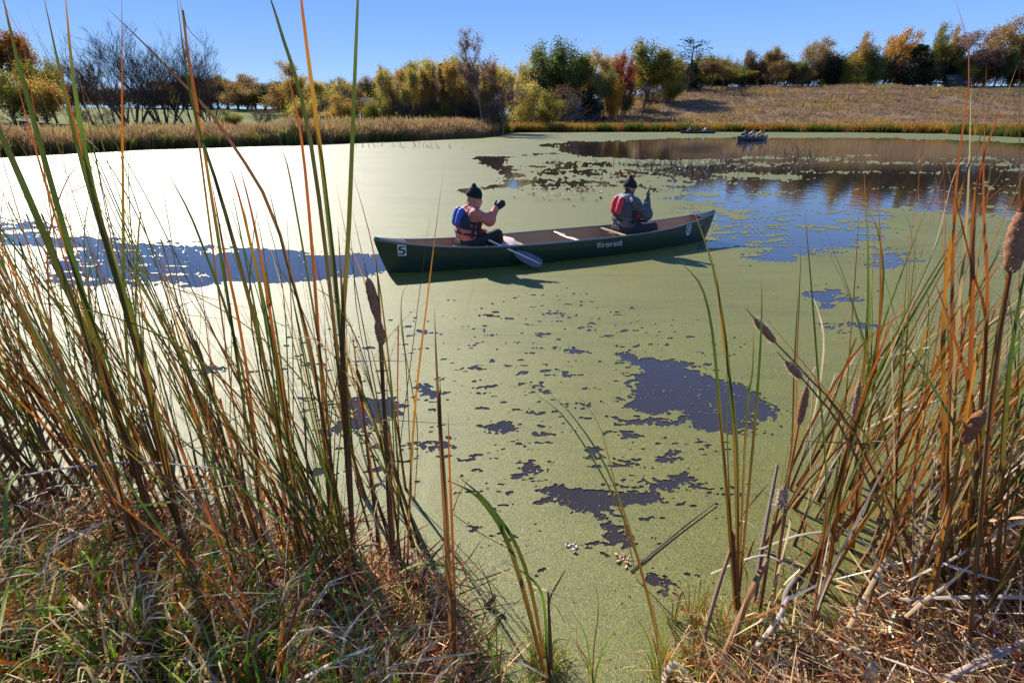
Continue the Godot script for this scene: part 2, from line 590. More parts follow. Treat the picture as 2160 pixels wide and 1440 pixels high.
	for r in rows:
		var k := 0
		while k < cols:
			var q := r * stride + k
			var f0 := f[q]
			var f1 := f[q + 1]
			var f2 := f[q + stride + 1]
			var f3 := f[q + stride]
			var inside := int(f0 > 0.0) + int(f1 > 0.0) + int(f2 > 0.0) + int(f3 > 0.0)
			if inside == 0:
				k += 1
				continue
			if inside == 4:
				var e := k + 1
				while e < cols and e - k < 30 and f[r * stride + e + 1] > 0.0 and f[(r + 1) * stride + e + 1] > 0.0:
					e += 1
				var c0 := (k - cols / 2) * du
				var c1 := (e - cols / 2) * du
				var za := zs[r]
				var zb := zs[r + 1]
				duck_poly(b, [Vector3(c0 * za, y, -za), Vector3(c1 * za, y, -za), Vector3(c1 * zb, y, -zb), Vector3(c0 * zb, y, -zb)])
				k = e
				continue
			var corner := [Vector3((k - cols / 2) * du * zs[r], y, -zs[r]), Vector3((k + 1 - cols / 2) * du * zs[r], y, -zs[r]), Vector3((k + 1 - cols / 2) * du * zs[r + 1], y, -zs[r + 1]), Vector3((k - cols / 2) * du * zs[r + 1], y, -zs[r + 1])]
			var val := [f0, f1, f2, f3]
			var out := []
			for m in 4:
				var o := (m + 1) % 4
				if val[m] > 0.0:
					out.append(corner[m])
				if (val[m] > 0.0) != (val[o] > 0.0):
					out.append(corner[m].lerp(corner[o], val[m] / (val[m] - val[o])))
			duck_poly(b, out)
			k += 1
	var o := struct("duckweed", b.mesh(), M.duckweed)
	o.set_meta("label", "mat of tiny green duckweed plants floating on the pond, torn open in places")
	o.set_meta("kind", "stuff")
	o.set_meta("category", "duckweed")


func duck_poly(b: Bag, pts: Array) -> void:
	var first := b.v.size()
	for p in pts:
		var n := soft_noise.get_noise_2d(p.x * 0.5, p.z * 0.5)
		var m := soft_noise.get_noise_2d(p.x * 1.7 + 9.0, p.z * 2.9)
		var q := fine_noise.get_noise_2d(p.x * 7.0, p.z * 8.0)
		var k := 1.0 + 0.24 * n + 0.18 * m + 0.13 * q
		b.put(p, Vector3.UP, Color(k * (1.0 + 0.10 * m), k, k * (1.0 + 0.25 * n)), Vector2(p.x, p.z))
	for j in range(1, pts.size() - 1):
		b.i.append_array(PackedInt32Array([first, first + j, first + j + 1]))


# ---------------------------------------------------------------- growth on the far shores
func tuft_mesh(seed_: int, blades: int, spread: float, wide: float, plume: bool, low: Color, high: Color) -> ArrayMesh:
	var r := RandomNumberGenerator.new()
	r.seed = seed_
	var b := Bag.new()
	for k in blades:
		var a := r.randf() * TAU
		var root := Vector3(cos(a), 0, sin(a)) * spread * sqrt(r.randf())
		var lean := Vector3(cos(a), 0, sin(a)) * r.randf_range(0.05, 0.4) + Vector3(0.06, 0, 0.05)
		var h := r.randf_range(0.6, 1.0)
		var p1 := root + Vector3(0, h * 0.55, 0) + lean * 0.3
		var p2 := root + Vector3(0, h, 0) + lean
		var t := r.randf() * TAU
		var s := Vector3(cos(t), 0, sin(t)) * wide
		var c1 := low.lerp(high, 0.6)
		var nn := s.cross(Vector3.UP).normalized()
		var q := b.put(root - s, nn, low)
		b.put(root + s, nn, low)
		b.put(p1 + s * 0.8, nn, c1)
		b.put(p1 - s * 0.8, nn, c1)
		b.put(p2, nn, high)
		b.tri(q, q + 1, q + 2)
		b.tri(q, q + 2, q + 3)
		b.tri(q + 3, q + 2, q + 4)
		if plume and r.randf() < 0.6:
			var w := b.put(p2 + Vector3(0, -0.16, 0) + s * 1.6, nn, high)
			b.put(p2 + Vector3(0, -0.16, 0) - s * 1.6, nn, high)
			b.put(p2 + Vector3(0.03, 0.05, 0), nn, high)
			b.tri(w, w + 1, w + 2)
	return b.mesh()


func shore_point(from: int, to: int, t: float) -> Vector2:
	# a point on the shoreline between two of its corners
	var n := to - from
	var k := mini(int(t * n), n - 1)
	return lake[from + k].lerp(lake[from + k + 1], t * n - k)


func shore_out(from: int, to: int, t: float) -> Vector2:
	var n := to - from
	var k := mini(int(t * n), n - 1)
	var e := (lake[from + k + 1] - lake[from + k]).normalized()
	return Vector2(e.y, -e.x)


func build_far_growth() -> void:
	# brown reeds along the left shore: corners 6 to 19 of the shoreline
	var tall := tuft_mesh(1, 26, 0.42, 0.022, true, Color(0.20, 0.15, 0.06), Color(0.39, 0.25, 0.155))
	var pl := []
	var tn := []
	for k in 5200:
		var t := rng.randf()
		var p := shore_point(8, 19, t)
		var o := shore_out(8, 19, t)
		var band := rng.randf()
		var d := 0.15 + band * band * 15.0
		if o.y > 0.0 or true:
			var q := p + o * d
			if poly_sd(q, lake) < 0.05:
				q = p - o * d
			if poly_sd(q, lake) < 0.05:
				continue
			var h := rng.randf_range(1.05, 1.95) * (0.75 + 0.30 * smoothstep(0.0, 1.5, d)) * (1.0 + 0.3 * soft_noise.get_noise_2d(q.x * 0.15, q.y * 0.15))
			if q.x < -19.0:
				h *= 0.8
			var g := soft_noise.get_noise_2d(q.x * 0.12 + 20, q.y * 0.12)
			var tint := Color(0.95, 0.95, 0.9).lerp(Color(0.85, 1.25, 0.6), smoothstep(0.0, 0.45, g) * (0.9 if q.x < -16.0 else 0.3))
			pl.append(Transform3D(Basis(Vector3.UP, rng.randf() * TAU).scaled(Vector3(h * 0.8, h, h * 0.8)), Vector3(q.x, ground(q.x, q.y) - 0.05, q.y)))
			tn.append(jit(tint, 0.3))
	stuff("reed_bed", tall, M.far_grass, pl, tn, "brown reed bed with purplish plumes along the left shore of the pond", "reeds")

	# yellow green bushy sedge clumps at the water's edge on the left
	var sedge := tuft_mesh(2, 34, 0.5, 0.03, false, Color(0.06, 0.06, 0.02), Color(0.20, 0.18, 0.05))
	pl = []
	tn = []
	for k in 1700:
		var t := rng.randf()
		var p := shore_point(8, 16, t) + shore_out(8, 16, t) * rng.randf_range(0.0, 1.2)
		if poly_sd(p, lake) < 0.0 or soft_noise.get_noise_2d(p.x * 0.35, p.y * 0.35) < -0.05:
			continue
		var h := rng.randf_range(0.5, 1.25)
		pl.append(Transform3D(Basis(Vector3.UP, rng.randf() * TAU).scaled(Vector3(h, h, h)), Vector3(p.x, 0.0, p.y)))
		tn.append(jit(Color(1, 1, 1), 0.35))
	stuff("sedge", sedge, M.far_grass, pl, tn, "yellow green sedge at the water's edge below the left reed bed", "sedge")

	# right shore: dark sedge at the water, tan and orange grass behind
	pl = []
	tn = []
	var tan_pl := []
	var tan_tn := []
	for k in 5200:
		var t := rng.randf()
		var p := shore_point(19, 26, t)
		var o := shore_out(19, 26, t)
		var d := rng.randf() * rng.randf() * 18.0
		var q := p + o * d
		if poly_sd(q, lake) < 0.02:
			q = p - o * d
		if poly_sd(q, lake) < 0.02:
			continue
		var clump := soft_noise.get_noise_2d(q.x * 0.2 + 5, q.y * 0.2)
		if d < 2.2 and clump > -0.12:
			var h := rng.randf_range(0.7, 1.5) * (0.8 + clump)
			pl.append(Transform3D(Basis(Vector3.UP, rng.randf() * TAU).scaled(Vector3(h * 1.2, h, h * 1.2)), Vector3(q.x, 0, q.y)))
			tn.append(jit(Color(0.65, 0.8, 0.6), 0.35))
		else:
			var h := rng.randf_range(0.8, 1.6)
			tan_pl.append(Transform3D(Basis(Vector3.UP, rng.randf() * TAU).scaled(Vector3(h * 1.2, h, h * 1.2)), Vector3(q.x, ground(q.x, q.y) - 0.05, q.y)))
			tan_tn.append(jit(Color(1.35, 1.1, 0.6).lerp(Color(1.15, 0.75, 0.5), smoothstep(0.0, 0.4, soft_noise.get_noise_2d(q.x * 0.1, q.y * 0.3 + 40))), 0.3))
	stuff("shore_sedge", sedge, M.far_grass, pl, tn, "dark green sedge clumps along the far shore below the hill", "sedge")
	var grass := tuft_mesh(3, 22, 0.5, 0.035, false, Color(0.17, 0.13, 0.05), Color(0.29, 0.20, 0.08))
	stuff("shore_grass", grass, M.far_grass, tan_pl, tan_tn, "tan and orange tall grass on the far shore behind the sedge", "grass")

	# the prairie on the hill and the meadow on the left
	var low := tuft_mesh(4, 16, 0.8, 0.05, false, Color(0.25, 0.165, 0.112), Color(0.31, 0.205, 0.14))
	pl = []
	tn = []
	for k in 15000:
		var x := rng.randf_range(-30.0, 190.0)
		var z := -rng.randf_range(62.0, 205.0)
		if absf(x) > -z * 1.05:
			continue
		var d := poly_sd(Vector2(x, z), lake)
		if d < 7.0 or d > 104.0 or x < -4.0:
			continue
		var n := soft_noise.get_noise_2d(x * 0.045, z * 0.045) + 0.5 * soft_noise.get_noise_2d(x * 0.25, z * 0.25)
		var tint := Color(1, 1, 1).lerp(Color(1.25, 1.25, 0.75), smoothstep(0.1, 0.6, n)).lerp(Color(1.3, 1.35, 0.85), smoothstep(34.0, 12.0, d))
		var h := rng.randf_range(0.35, 1.0) * (1.0 + 0.7 * n)
		var wd := rng.randf_range(0.8, 2.2)
		pl.append(Transform3D(Basis(Vector3.UP, rng.randf() * TAU).scaled(Vector3(wd, h, wd)), Vector3(x, ground_at(x, z, d) - 0.05, z)))
		tn.append(jit(tint, 0.13))
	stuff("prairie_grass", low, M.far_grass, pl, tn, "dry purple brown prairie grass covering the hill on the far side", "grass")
	pl = []
	tn = []
	for k in 9000:
		var x := rng.randf_range(-170.0, 0.0)
		var z := -rng.randf_range(36.0, 150.0)
		if absf(x) > -z * 1.1:
			continue
		var d := poly_sd(Vector2(x, z), lake)
		if d < 6.0 or d > 62.0 + 10.0 * soft_noise.get_noise_2d(x * 0.05, z * 0.05):
			continue
		var n := soft_noise.get_noise_2d(x * 0.07 + 4, z * 0.07)
		var h := rng.randf_range(0.6, 1.2)
		pl.append(Transform3D(Basis(Vector3.UP, rng.randf() * TAU).scaled(Vector3(1.2, h, 1.2)), Vector3(x, ground_at(x, z, d) - 0.05, z)))
		tn.append(jit(Color(0.95, 0.95, 0.95).lerp(Color(0.9, 1.5, 0.7), smoothstep(0.05, 0.4, n)), 0.25))
	stuff("meadow_grass", low, M.far_grass, pl, tn, "brown and green meadow grass behind the left reed bed", "grass")


# ---------------------------------------------------------------- trees
var wood_mesh := {}
var crown_mesh := {}


func branch(b: Bag, tips: Array, r: RandomNumberGenerator, p: Vector3, dir: Vector3, length: float, rad: float, level: int, o: Dictionary) -> void:
	var pts := PackedVector3Array([p])
	var rr := PackedFloat32Array([rad])
	var steps := 4 if level == 0 else 3
	var d := dir
	var q := p
	for k in steps:
		d = (d + Vector3(r.randf_range(-1, 1), r.randf_range(-1, 1) * 0.5, r.randf_range(-1, 1)) * float(o.wander) + Vector3.UP * float(o.up) * (0.0 if level == 0 else 1.0) + Vector3(1, 0, 0) * float(o.get("wind", 0.0))).normalized()
		q += d * length / steps
		pts.push_back(q)
		rr.push_back(lerpf(rad, rad * (0.6 if level == 0 else 0.35), float(k + 1) / steps))
		if level >= int(o.levels) - 1 or (level > 0 and k > 0):
			tips.append([q, level])
	b.tube(pts, rr, 5 if level < 2 else 3, PackedColorArray([Color.WHITE]), 1.0, false)
	if level >= int(o.levels):
		return
	var kids: int = o.kids[level]
	for k in kids:
		var t := r.randf_range(float(o.low) if level == 0 else 0.25, 1.0)
		var f := t * steps
		var seg := mini(int(f), steps - 1)
		var s := pts[seg].lerp(pts[seg + 1], f - seg)
		var axis := (pts[seg + 1] - pts[seg]).normalized()
		var az := TAU * (float(k) / kids + r.randf() * 0.6)
		var sidev := axis.cross(Vector3(0.31, 0.2, 0.93)).normalized().rotated(axis, az)
		var spread: float = o.spread[level] * r.randf_range(0.75, 1.25)
		var nd := (axis * cos(spread) + sidev * sin(spread)).normalized()
		var shrink: float = o.shrink[level] * r.randf_range(0.75, 1.15) * (1.0 - float(o.get("cone", 0.0)) * (t - float(o.low)) if level == 0 else 1.0)
		branch(b, tips, r, s, nd, length * shrink, maxf(lerpf(rr[0], rr[steps], t) * (0.45 if level == 0 else 0.6), float(o.get("thin", 0.0012))), level + 1, o)


func tree_kind(kind: String, variant: int) -> Array:
	var key := kind + str(variant)
	if wood_mesh.has(key):
		return [wood_mesh[key], crown_mesh[key]]
	var r := RandomNumberGenerator.new()
	r.seed = hash(key)
	var o: Dictionary
	# every tree is grown one unit high
	match kind:
		"broad":
			o = {levels = 3, kids = [9, 6, 4], low = 0.25, spread = [0.85, 0.7, 0.6], shrink = [0.62, 0.55, 0.5], wander = 0.16, up = 0.12, cone = 0.35, trunk = 0.72, rad = 0.022, leaves = 12, size = 0.026, puff = 0.045}
		"windy":
			o = {levels = 3, kids = [10, 6, 4], low = 0.42, spread = [0.85, 0.7, 0.6], shrink = [0.55, 0.55, 0.5], wander = 0.18, up = 0.05, wind = 0.12, cone = -0.15, trunk = 0.66, rad = 0.020, leaves = 9, size = 0.026, puff = 0.04}
		"column":
			o = {levels = 3, kids = [16, 5, 3], low = 0.22, spread = [0.55, 0.55, 0.6], shrink = [0.34, 0.5, 0.5], wander = 0.13, up = 0.12, cone = 0.5, trunk = 0.84, rad = 0.011, leaves = 9, size = 0.021, puff = 0.042}
		"round":
			o = {levels = 3, kids = [12, 7, 4], low = 0.12, spread = [0.95, 0.7, 0.6], shrink = [0.68, 0.55, 0.5], wander = 0.14, up = 0.10, cone = 0.35, trunk = 0.62, rad = 0.03, leaves = 13, size = 0.026, puff = 0.05}
		"bush":
			o = {levels = 2, kids = [18, 8], low = 0.02, spread = [0.9, 0.7], shrink = [0.95, 0.5], wander = 0.2, up = 0.16, cone = 0.3, trunk = 0.5, rad = 0.02, leaves = 17, size = 0.034, puff = 0.075}
		"shrub":
			o = {levels = 3, kids = [16, 8, 5], low = 0.02, spread = [0.75, 0.6, 0.5], shrink = [0.95, 0.55, 0.5], wander = 0.16, up = 0.16, cone = 0.2, trunk = 0.5, rad = 0.014, leaves = 1, size = 0.022, puff = 0.03, thin = 0.0022}
		"twiggy":
			o = {levels = 4, kids = [8, 6, 4, 3], low = 0.2, spread = [0.7, 0.65, 0.6, 0.6], shrink = [0.6, 0.55, 0.5, 0.5], wander = 0.14, up = 0.16, cone = 0.2, trunk = 0.68, rad = 0.014, leaves = 1, size = 0.016, puff = 0.02, thin = 0.0022}
		"sparse":
			o = {levels = 4, kids = [10, 5, 4, 3], low = 0.45, spread = [0.55, 0.5, 0.5, 0.5], shrink = [0.36, 0.6, 0.55, 0.5], wander = 0.10, up = 0.2, cone = 0.2, trunk = 0.78, rad = 0.010, leaves = 2, size = 0.013, puff = 0.016, thin = 0.0014}
		"bare":
			o = {levels = 4, kids = [7, 6, 5, 3], low = 0.2, spread = [0.42, 0.5, 0.5, 0.5], shrink = [0.75, 0.6, 0.55, 0.5], wander = 0.09, up = 0.10, cone = 0.1, trunk = 0.62, rad = 0.014, leaves = 0, size = 0.01, puff = 0.01, thin = 0.0012}
		_:
			o = {levels = 1, kids = [1], low = 0.2, spread = [1.0], shrink = [0.3], wander = 0.02, up = 0.0, cone = 0.0, trunk = 0.97, rad = 0.014, leaves = 0, size = 0.02, puff = 0.02}
	var wood := Bag.new()
	var tips := []
	var crown := Bag.new()
	if kind == "conifer" or kind == "openconifer":
		var n := 34 if kind == "conifer" else 20
		var pts := PackedVector3Array()
		var rr := PackedFloat32Array()
		for k in 9:
			pts.push_back(Vector3(r.randf_range(-0.004, 0.004), k / 8.0, r.randf_range(-0.004, 0.004)))
			rr.push_back(lerpf(0.018, 0.002, k / 8.0))
		wood.tube(pts, rr, 5, PackedColorArray([Color.WHITE]))
		for k in n:
			for j in 5:
				var t := (k + r.randf() * 0.8) / n
				var y := lerpf(0.10, 0.99, t)
				var len_ := 0.26 * pow(1.0 - t, 0.75) + 0.02
				if kind == "openconifer":
					len_ = 0.24 * (0.5 + 0.5 * sin(t * 2.6)) * r.randf_range(0.5, 1.1)
				var a := r.randf() * TAU
				var out := Vector3(cos(a), 0.0, sin(a))
				var lift := -0.12 if kind == "conifer" else 0.35 * t
				var tip := Vector3(0, y, 0) + out * len_ + Vector3.UP * len_ * lift
				wood.tube(PackedVector3Array([Vector3(0, y, 0), tip]), PackedFloat32Array([0.004, 0.0015]), 3, PackedColorArray([Color.WHITE]), 1.0, false)
				var sprays := 16 if kind == "conifer" else 8
				for s in sprays:
					var f := lerpf(0.3, 1.05, float(s) / sprays)
					leaf_face(crown, r, Vector3(0, y, 0).lerp(tip, f) + rand3(r) * 0.018, 0.034 if kind == "conifer" else 0.026)
	else:
		var stems := 1
		if kind == "bare":
			stems = 4
		for s in stems:
			var dir := Vector3(r.randf_range(-0.06, 0.06), 1, r.randf_range(-0.06, 0.06))
			if stems > 1:
				var a := TAU * s / stems + r.randf()
				dir = Vector3(cos(a) * 0.42, 1, sin(a) * 0.42)
			branch(wood, tips, r, Vector3(0, -0.01, 0) + Vector3(dir.x, 0, dir.z) * 0.03, dir.normalized(), float(o.trunk) * (r.randf_range(0.8, 1.0) if stems > 1 else 1.0), float(o.rad), 0, o)
		for t in tips:
			var tone := r.randf_range(0.6, 1.35)
			for k in int(o.leaves):
				leaf_face(crown, r, t[0] + rand3(r) * float(o.puff), float(o.size) * r.randf_range(0.6, 1.25), tone)
	# to unit height and unit half width, a few stray leaves left out
	var ys := []
	var rs := []
	var from: Bag = crown if crown.v.size() > 400 and kind != "sparse" and kind != "twiggy" and kind != "shrub" else wood
	for k in range(0, from.v.size(), 3):
		ys.append(from.v[k].y)
		rs.append(Vector2(from.v[k].x, from.v[k].z).length())
	ys.sort()
	rs.sort()
	var top: float = ys[int(ys.size() * (0.975 if from == crown and not kind.ends_with("conifer") else 0.999))]
	var wide: float = rs[int(rs.size() * 0.93)]
	for bag in [wood, crown]:
		for k in bag.v.size():
			bag.v[k] = Vector3(bag.v[k].x / wide, bag.v[k].y / top, bag.v[k].z / wide)
			# normals as the crown will stand, about as high as it is wide
			bag.n[k] = bag.n[k].normalized()
	wood_mesh[key] = wood.mesh()
	crown_mesh[key] = crown.mesh()
	return [wood_mesh[key], crown_mesh[key]]


func rand3(r: RandomNumberGenerator) -> Vector3:
	return Vector3(r.randfn(), r.randfn(), r.randfn()) * 0.75


func leaf_face(b: Bag, r: RandomNumberGenerator, p: Vector3, size: float, tone := 1.0) -> void:
	var x := rand3(r).normalized()
	var y := x.cross(rand3(r)).normalized()
	var k := r.randf_range(0.65, 1.3) * tone
	var h := r.randf_range(-0.1, 0.1)
	var col := Color(k * (1.0 + h), k, k * (1.0 - h))
	var nn := x.cross(y).normalized()
	var q := b.put(p + x * size * 0.5, nn, col)
	b.put(p + y * size * 0.32, nn, col)
	b.put(p - x * size * 0.5, nn, col)
	b.put(p - y * size * 0.32, nn, col)
	b.tri(q, q + 1, q + 2)
	b.tri(q, q + 2, q + 3)


var tints := {
	"gold": Color(0.496, 0.319, 0.083), "yellow": Color(0.54, 0.43, 0.12), "olive": Color(0.274, 0.240, 0.051), "green": Color(0.145, 0.179, 0.051), "palegreen": Color(0.223, 0.248, 0.094),
	"dark": Color(0.03, 0.045, 0.022), "orange": Color(0.550, 0.274, 0.042), "rust": Color(0.286, 0.111, 0.039), "red": Color(0.312, 0.078, 0.046), "brown": Color(0.230, 0.138, 0.077),
	"grey": Color(0.156, 0.124, 0.098), "pink": Color(0.286, 0.169, 0.150), "tan": Color(0.368, 0.230, 0.092),
}
var tint_mats := {}
var trees_made := 0


func tree(kind: String, tint: String, px: float, top: float, depth: float, half: float, label: String, group := "", called := "") -> void:
	# px and top say towards which point of the skyline the tree stands; half is its crown's half width in metres
	var foot := along(px, 250.0, depth)
	var y := ground(foot.x, foot.z) - (1.4 if called == "bush" and depth > 190.0 else 0.1)
	var high := along(px, top, depth).y - y
	trees_made += 1
	if kind == "bush" and tint in ["grey", "brown"]:
		kind = "shrub"
		called = "bush" if called == "" else called
	half *= {"broad": 0.80, "round": 0.84, "bush": 0.78, "shrub": 0.85, "column": 0.78, "windy": 1.02}.get(kind, 1.0)
	var parts := tree_kind(kind, trees_made % 3)
	if not tint_mats.has(tint):
		tint_mats[tint] = mat("leaves_" + tint, tints[tint], 0.7, true, Color(1.0, 1.0, 0.9), 0.3)
	if not tint_mats.has("bark"):
		tint_mats["bark"] = mat("tree_bark", Color(0.075, 0.06, 0.05), 0.95, false, Color.BLACK, 0.2)
		tint_mats["pale"] = mat("twig_bark", Color(0.20, 0.14, 0.125), 0.95, false, Color.BLACK, 0.2)
	if called == "":
		called = "bush" if kind == "bush" else "conifer" if kind.ends_with("conifer") else "bare_tree" if kind == "bare" else "tree"
	var category := "bush" if called == "bush" else "tree"
	var t := thing(called, label, category, Vector3(foot.x, y, foot.z), rng.randf() * TAU if kind != "windy" else rng.randf_range(-0.4, 0.4), group)
	t.scale = Vector3(half, high, half)
	obj("trunk", parts[0], tint_mats["pale" if tint == "pink" else "bark"], t)
	if parts[1].get_surface_count():
		obj("crown", parts[1], tint_mats[tint], t)


func build_trees() -> void:
	# left: the golden trees behind the meadow
	tree("broad", "rust", 28, 66, 118, 7.5, "rusty orange tree farthest left behind the meadow")
	tree("broad", "tan", 78, 98, 122, 5.0, "thin tan tree between the rusty orange tree and the olive one")
	tree("broad", "olive", 118, 132, 112, 5.5, "olive gold round tree left of the bare willows")
	tree("bush", "olive", 30, 160, 100, 5.0, "olive bush below the rusty orange tree")
	tree("bush", "gold", 95, 172, 100, 4.0, "golden bush between the rusty tree and the bare willows")
	tree("broad", "rust", -60, 90, 120, 8.0, "rusty tree beside the rusty orange tree farthest left")
	tree("broad", "olive", -160, 100, 115, 8.0, "olive tree at the end of the left row of trees")
	for k in 5:
		tree("twiggy", "grey", [168.0, 192.0, 215.0, 238.0, 145.0][k], [128.0, 140.0, 132.0, 150.0, 140.0][k], 108.0 + k, 4.0, "grey brown leafless thicket tree behind the bare willows", "thicket behind the bare willows")
	# the bare willows near the left shore
	tree("bare", "grey", 272, 44, 56, 5.6, "largest bare willow with many stems, leftmost of the clump near the left shore", "", "bare_willow")
	tree("bare", "grey", 345, 58, 60, 4.6, "second bare willow, right beside the largest one", "", "bare_willow")
	tree("bare", "grey", 402, 78, 62, 4.0, "third bare willow with fine upright twigs in the clump on the left shore", "", "bare_willow")
	tree("bare", "grey", 440, 132, 64, 2.9, "small bare willow, rightmost and lowest of the clump on the left shore", "", "bare_willow")
	# far wood on the skyline at the left
	for k in 13:
		tree("broad" if k % 3 else "round", ["brown", "olive", "dark", "brown", "tan"][k % 5], 372.0 + k * 19.0, 172.0 + 9.0 * sin(k * 1.9) + (12.0 if k > 9 else 0.0), 262.0 + 9.0 * sin(k * 2.3), 11.0, ["brown tree in the distant wood beyond the left field", "olive tree in the distant wood beyond the left field", "dark tree in the distant wood beyond the left field", "brown tree in the distant wood beyond the left field", "tan tree in the distant wood beyond the left field"][k % 5], "distant wood beyond the left field")
	tree("bush", "grey", 545, 222, 118, 5.0, "grey green bush alone in the left field")
	tree("bush", "olive", 480, 236, 100, 2.6, "small olive bush in the meadow below the distant wood")
	tree("bush", "grey", 200, 222, 92, 4.0, "low grey bush in the meadow behind the bare willows")
	# between the wood and the grove
	tree("column", "gold", 634, 138, 116, 3.4, "slender golden tree standing alone left of the yellow grove")
	tree("column", "yellow", 668, 174, 112, 3.2, "short yellow tree beside the slender golden one")
	tree("twiggy", "grey", 700, 176, 104, 3.4, "grey leafless tree between the short yellow tree and the white house")
	tree("twiggy", "grey", 742, 168, 96, 2.8, "leafless thin tree just left of the white house")
	tree("bush", "gold", 715, 205, 92, 2.8, "golden bush in front of the leafless trees near the white house")
	tree("twiggy", "tan", 764, 172, 94, 2.4, "tan half bare tree standing in front of the white house")
	tree("bush", "grey", 786, 206, 96, 2.6, "grey bush at the right corner of the white house")
	tree("bush", "olive", 622, 208, 120, 3.0, "olive bush in front of the small white house")
	tree("bush", "yellow", 650, 212, 100, 3.0, "yellow bush under the slender golden tree")
	tree("broad", "dark", 786, 178, 180, 6.0, "dark tree behind the white house")
	# the yellow grove
	tree("column", "olive", 808, 146, 90, 2.6, "thin olive tree at the left end of the yellow grove")
	var tops := [158, 150, 142, 146, 140, 143, 136, 139, 150, 146, 154, 140]
	for k in 18:
		var c: String = ["yellow", "gold", "yellow", "olive", "yellow", "gold", "yellow", "olive", "tan", "yellow", "olive", "gold"][k % 12]
		tree("column", c, 828.0 + k * 13.3, tops[(k * 2 / 3) % 12] - 4.0 + 6.0 * sin(k * 4.1), 84.0 + 4.0 * sin(k * 2.1), 2.1 + 0.5 * sin(k * 1.3), {"yellow": "yellow leaved slender tree in the grove behind the reed bed", "gold": "golden slender tree in the grove behind the reed bed", "olive": "olive slender tree in the grove behind the reed bed", "tan": "tan slender tree in the grove behind the reed bed"}[c], "slender trees of the grove behind the reed bed")
	for k in 9:
		tree("bush", ["olive", "grey", "grey", "brown"][k % 4], 800.0 + k * 31.0, 212.0 + 8.0 * sin(k * 1.7), 80.0, 2.4, ["olive bush at the foot of the yellow grove", "grey bush at the foot of the yellow grove", "grey bush at the foot of the yellow grove", "brown bush at the foot of the yellow grove"][k % 4], "bushes at the foot of the yellow grove")
	for k in 9:
		tree("twiggy", ["grey", "pink", "tan"][k % 3], 822.0 + k * 27.0, 160.0 + 9.0 * sin(k * 2.9), 81.0, 2.0, ["grey half bare tree among the yellow crowns of the grove", "pinkish half bare tree among the yellow crowns of the grove", "tan half bare tree among the yellow crowns of the grove"][k % 3], "half bare trees of the grove")
	for k in 5:
		tree("conifer", "dark", 938.0 + k * 14.0, 134.0 + 5.0 * sin(k * 2.0), 150, 4.0, "dark evergreen showing above the yellow grove", "evergreens above the yellow grove")
	# the tall sparse tree and its bare neighbours at the end of the reed bed
	tree("sparse", "pink", 1020, 62, 74, 2.9, "tall slim tree with pinkish bare twigs rising above the whole grove", "", "bare_tree")
	tree("twiggy", "pink", 1060, 118, 78, 2.6, "pinkish leafless tree right beside the tall slim one")
	tree("bare", "grey", 1052, 182, 70.5, 1.9, "grey bare bush tree on the shore where the reed bed ends", "", "bare_tree")
	tree("bare", "grey", 1036, 205, 70.0, 1.2, "small bare shrub at the water left of the grey bare bush tree", "", "bare_shrub")
	tree("twiggy", "grey", 990, 168, 80, 2.0, "grey leafless tree inside the right end of the yellow grove")
	# middle: big crowns
	tree("broad", "yellow", 1086, 140, 118, 4.0, "yellow tree between the pinkish tree and the two small conifers")
	tree("conifer", "dark", 1104, 138, 124, 2.2, "left of two small dark conifers beside the big round willow")
	tree("conifer", "dark", 1120, 146, 124, 2.2, "right of two small dark conifers beside the big round willow")
	tree("round", "palegreen", 1150, 112, 140, 8.0, "big pale green round willow on the skyline")
	tree("round", "green", 1186, 108, 136, 7.0, "big dark green round tree right of the pale green willow")
	tree("twiggy", "brown", 1152, 136, 122, 5.5, "brown leafless round tree in front of the two big round ones")
	tree("bush", "yellow", 1108, 178, 102, 3.4, "bright yellow green bush at the left foot of the hill")
	tree("bush", "olive", 1160, 200, 108, 4.0, "olive bush below the brown leafless round tree")
	tree("bush", "grey", 1205, 196, 118, 5.0, "grey bush below the dark green round tree")
	tree("broad", "gold", 1240, 118, 142, 6.0, "golden tree right of the dark green round tree")
	tree("broad", "gold", 1280, 122, 150, 5.0, "golden tree left of the red one")
	tree("broad", "palegreen", 1274, 152, 130, 3.4, "pale green small tree in front of the golden and red trees")
	tree("broad", "red", 1310, 122, 134, 4.2, "red leaved tree, the only one on the skyline")
	tree("round", "olive", 1362, 102, 158, 8.0, "broad olive gold tree right of the red one")
	tree("broad", "olive", 1400, 130, 160, 6.0, "olive tree between the broad olive gold one and the open pine")
	tree("bush", "orange", 1290, 178, 128, 2.6, "orange bush below the red tree")
	tree("bush", "dark", 1248, 186, 126, 3.2, "dark bush left of the orange bush")
	tree("bush", "green", 1316, 182, 136, 3.2, "green bush right of the orange bush")
	tree("bush", "grey", 1355, 172, 142, 5.0, "grey bush below the broad olive gold tree")
	tree("bush", "olive", 1405, 170, 152, 4.5, "olive bush at the hill's edge left of the open pine")
	# right: the row on the hilltop
	tree("openconifer", "dark", 1446, 80, 176, 5.2, "dark open pine with upturned bare branches at its top")
	tree("conifer", "dark", 1450, 132, 180, 4.0, "low dark evergreen behind the open pine")
	tree("broad", "brown", 1492, 132, 182, 6.0, "brown orange tree right of the open pine")
	tree("broad", "olive", 1515, 142, 186, 5.0, "olive tree right of the brown orange tree")
	tree("bush", "grey", 1470, 160, 178, 4.0, "grey bush right of the open pine's foot")
	tree("broad", "olive", 1562, 150, 188, 4.4, "small olive tree left of the brown round tree on the hill")
	tree("round", "tan", 1606, 108, 190, 6.6, "brown round tree on the middle of the hilltop")
	tree("twiggy", "grey", 1578, 134, 194, 4.0, "grey leafless tree behind the brown round tree")
	tree("broad", "green", 1652, 134, 192, 5.5, "green tree right of the brown round tree")
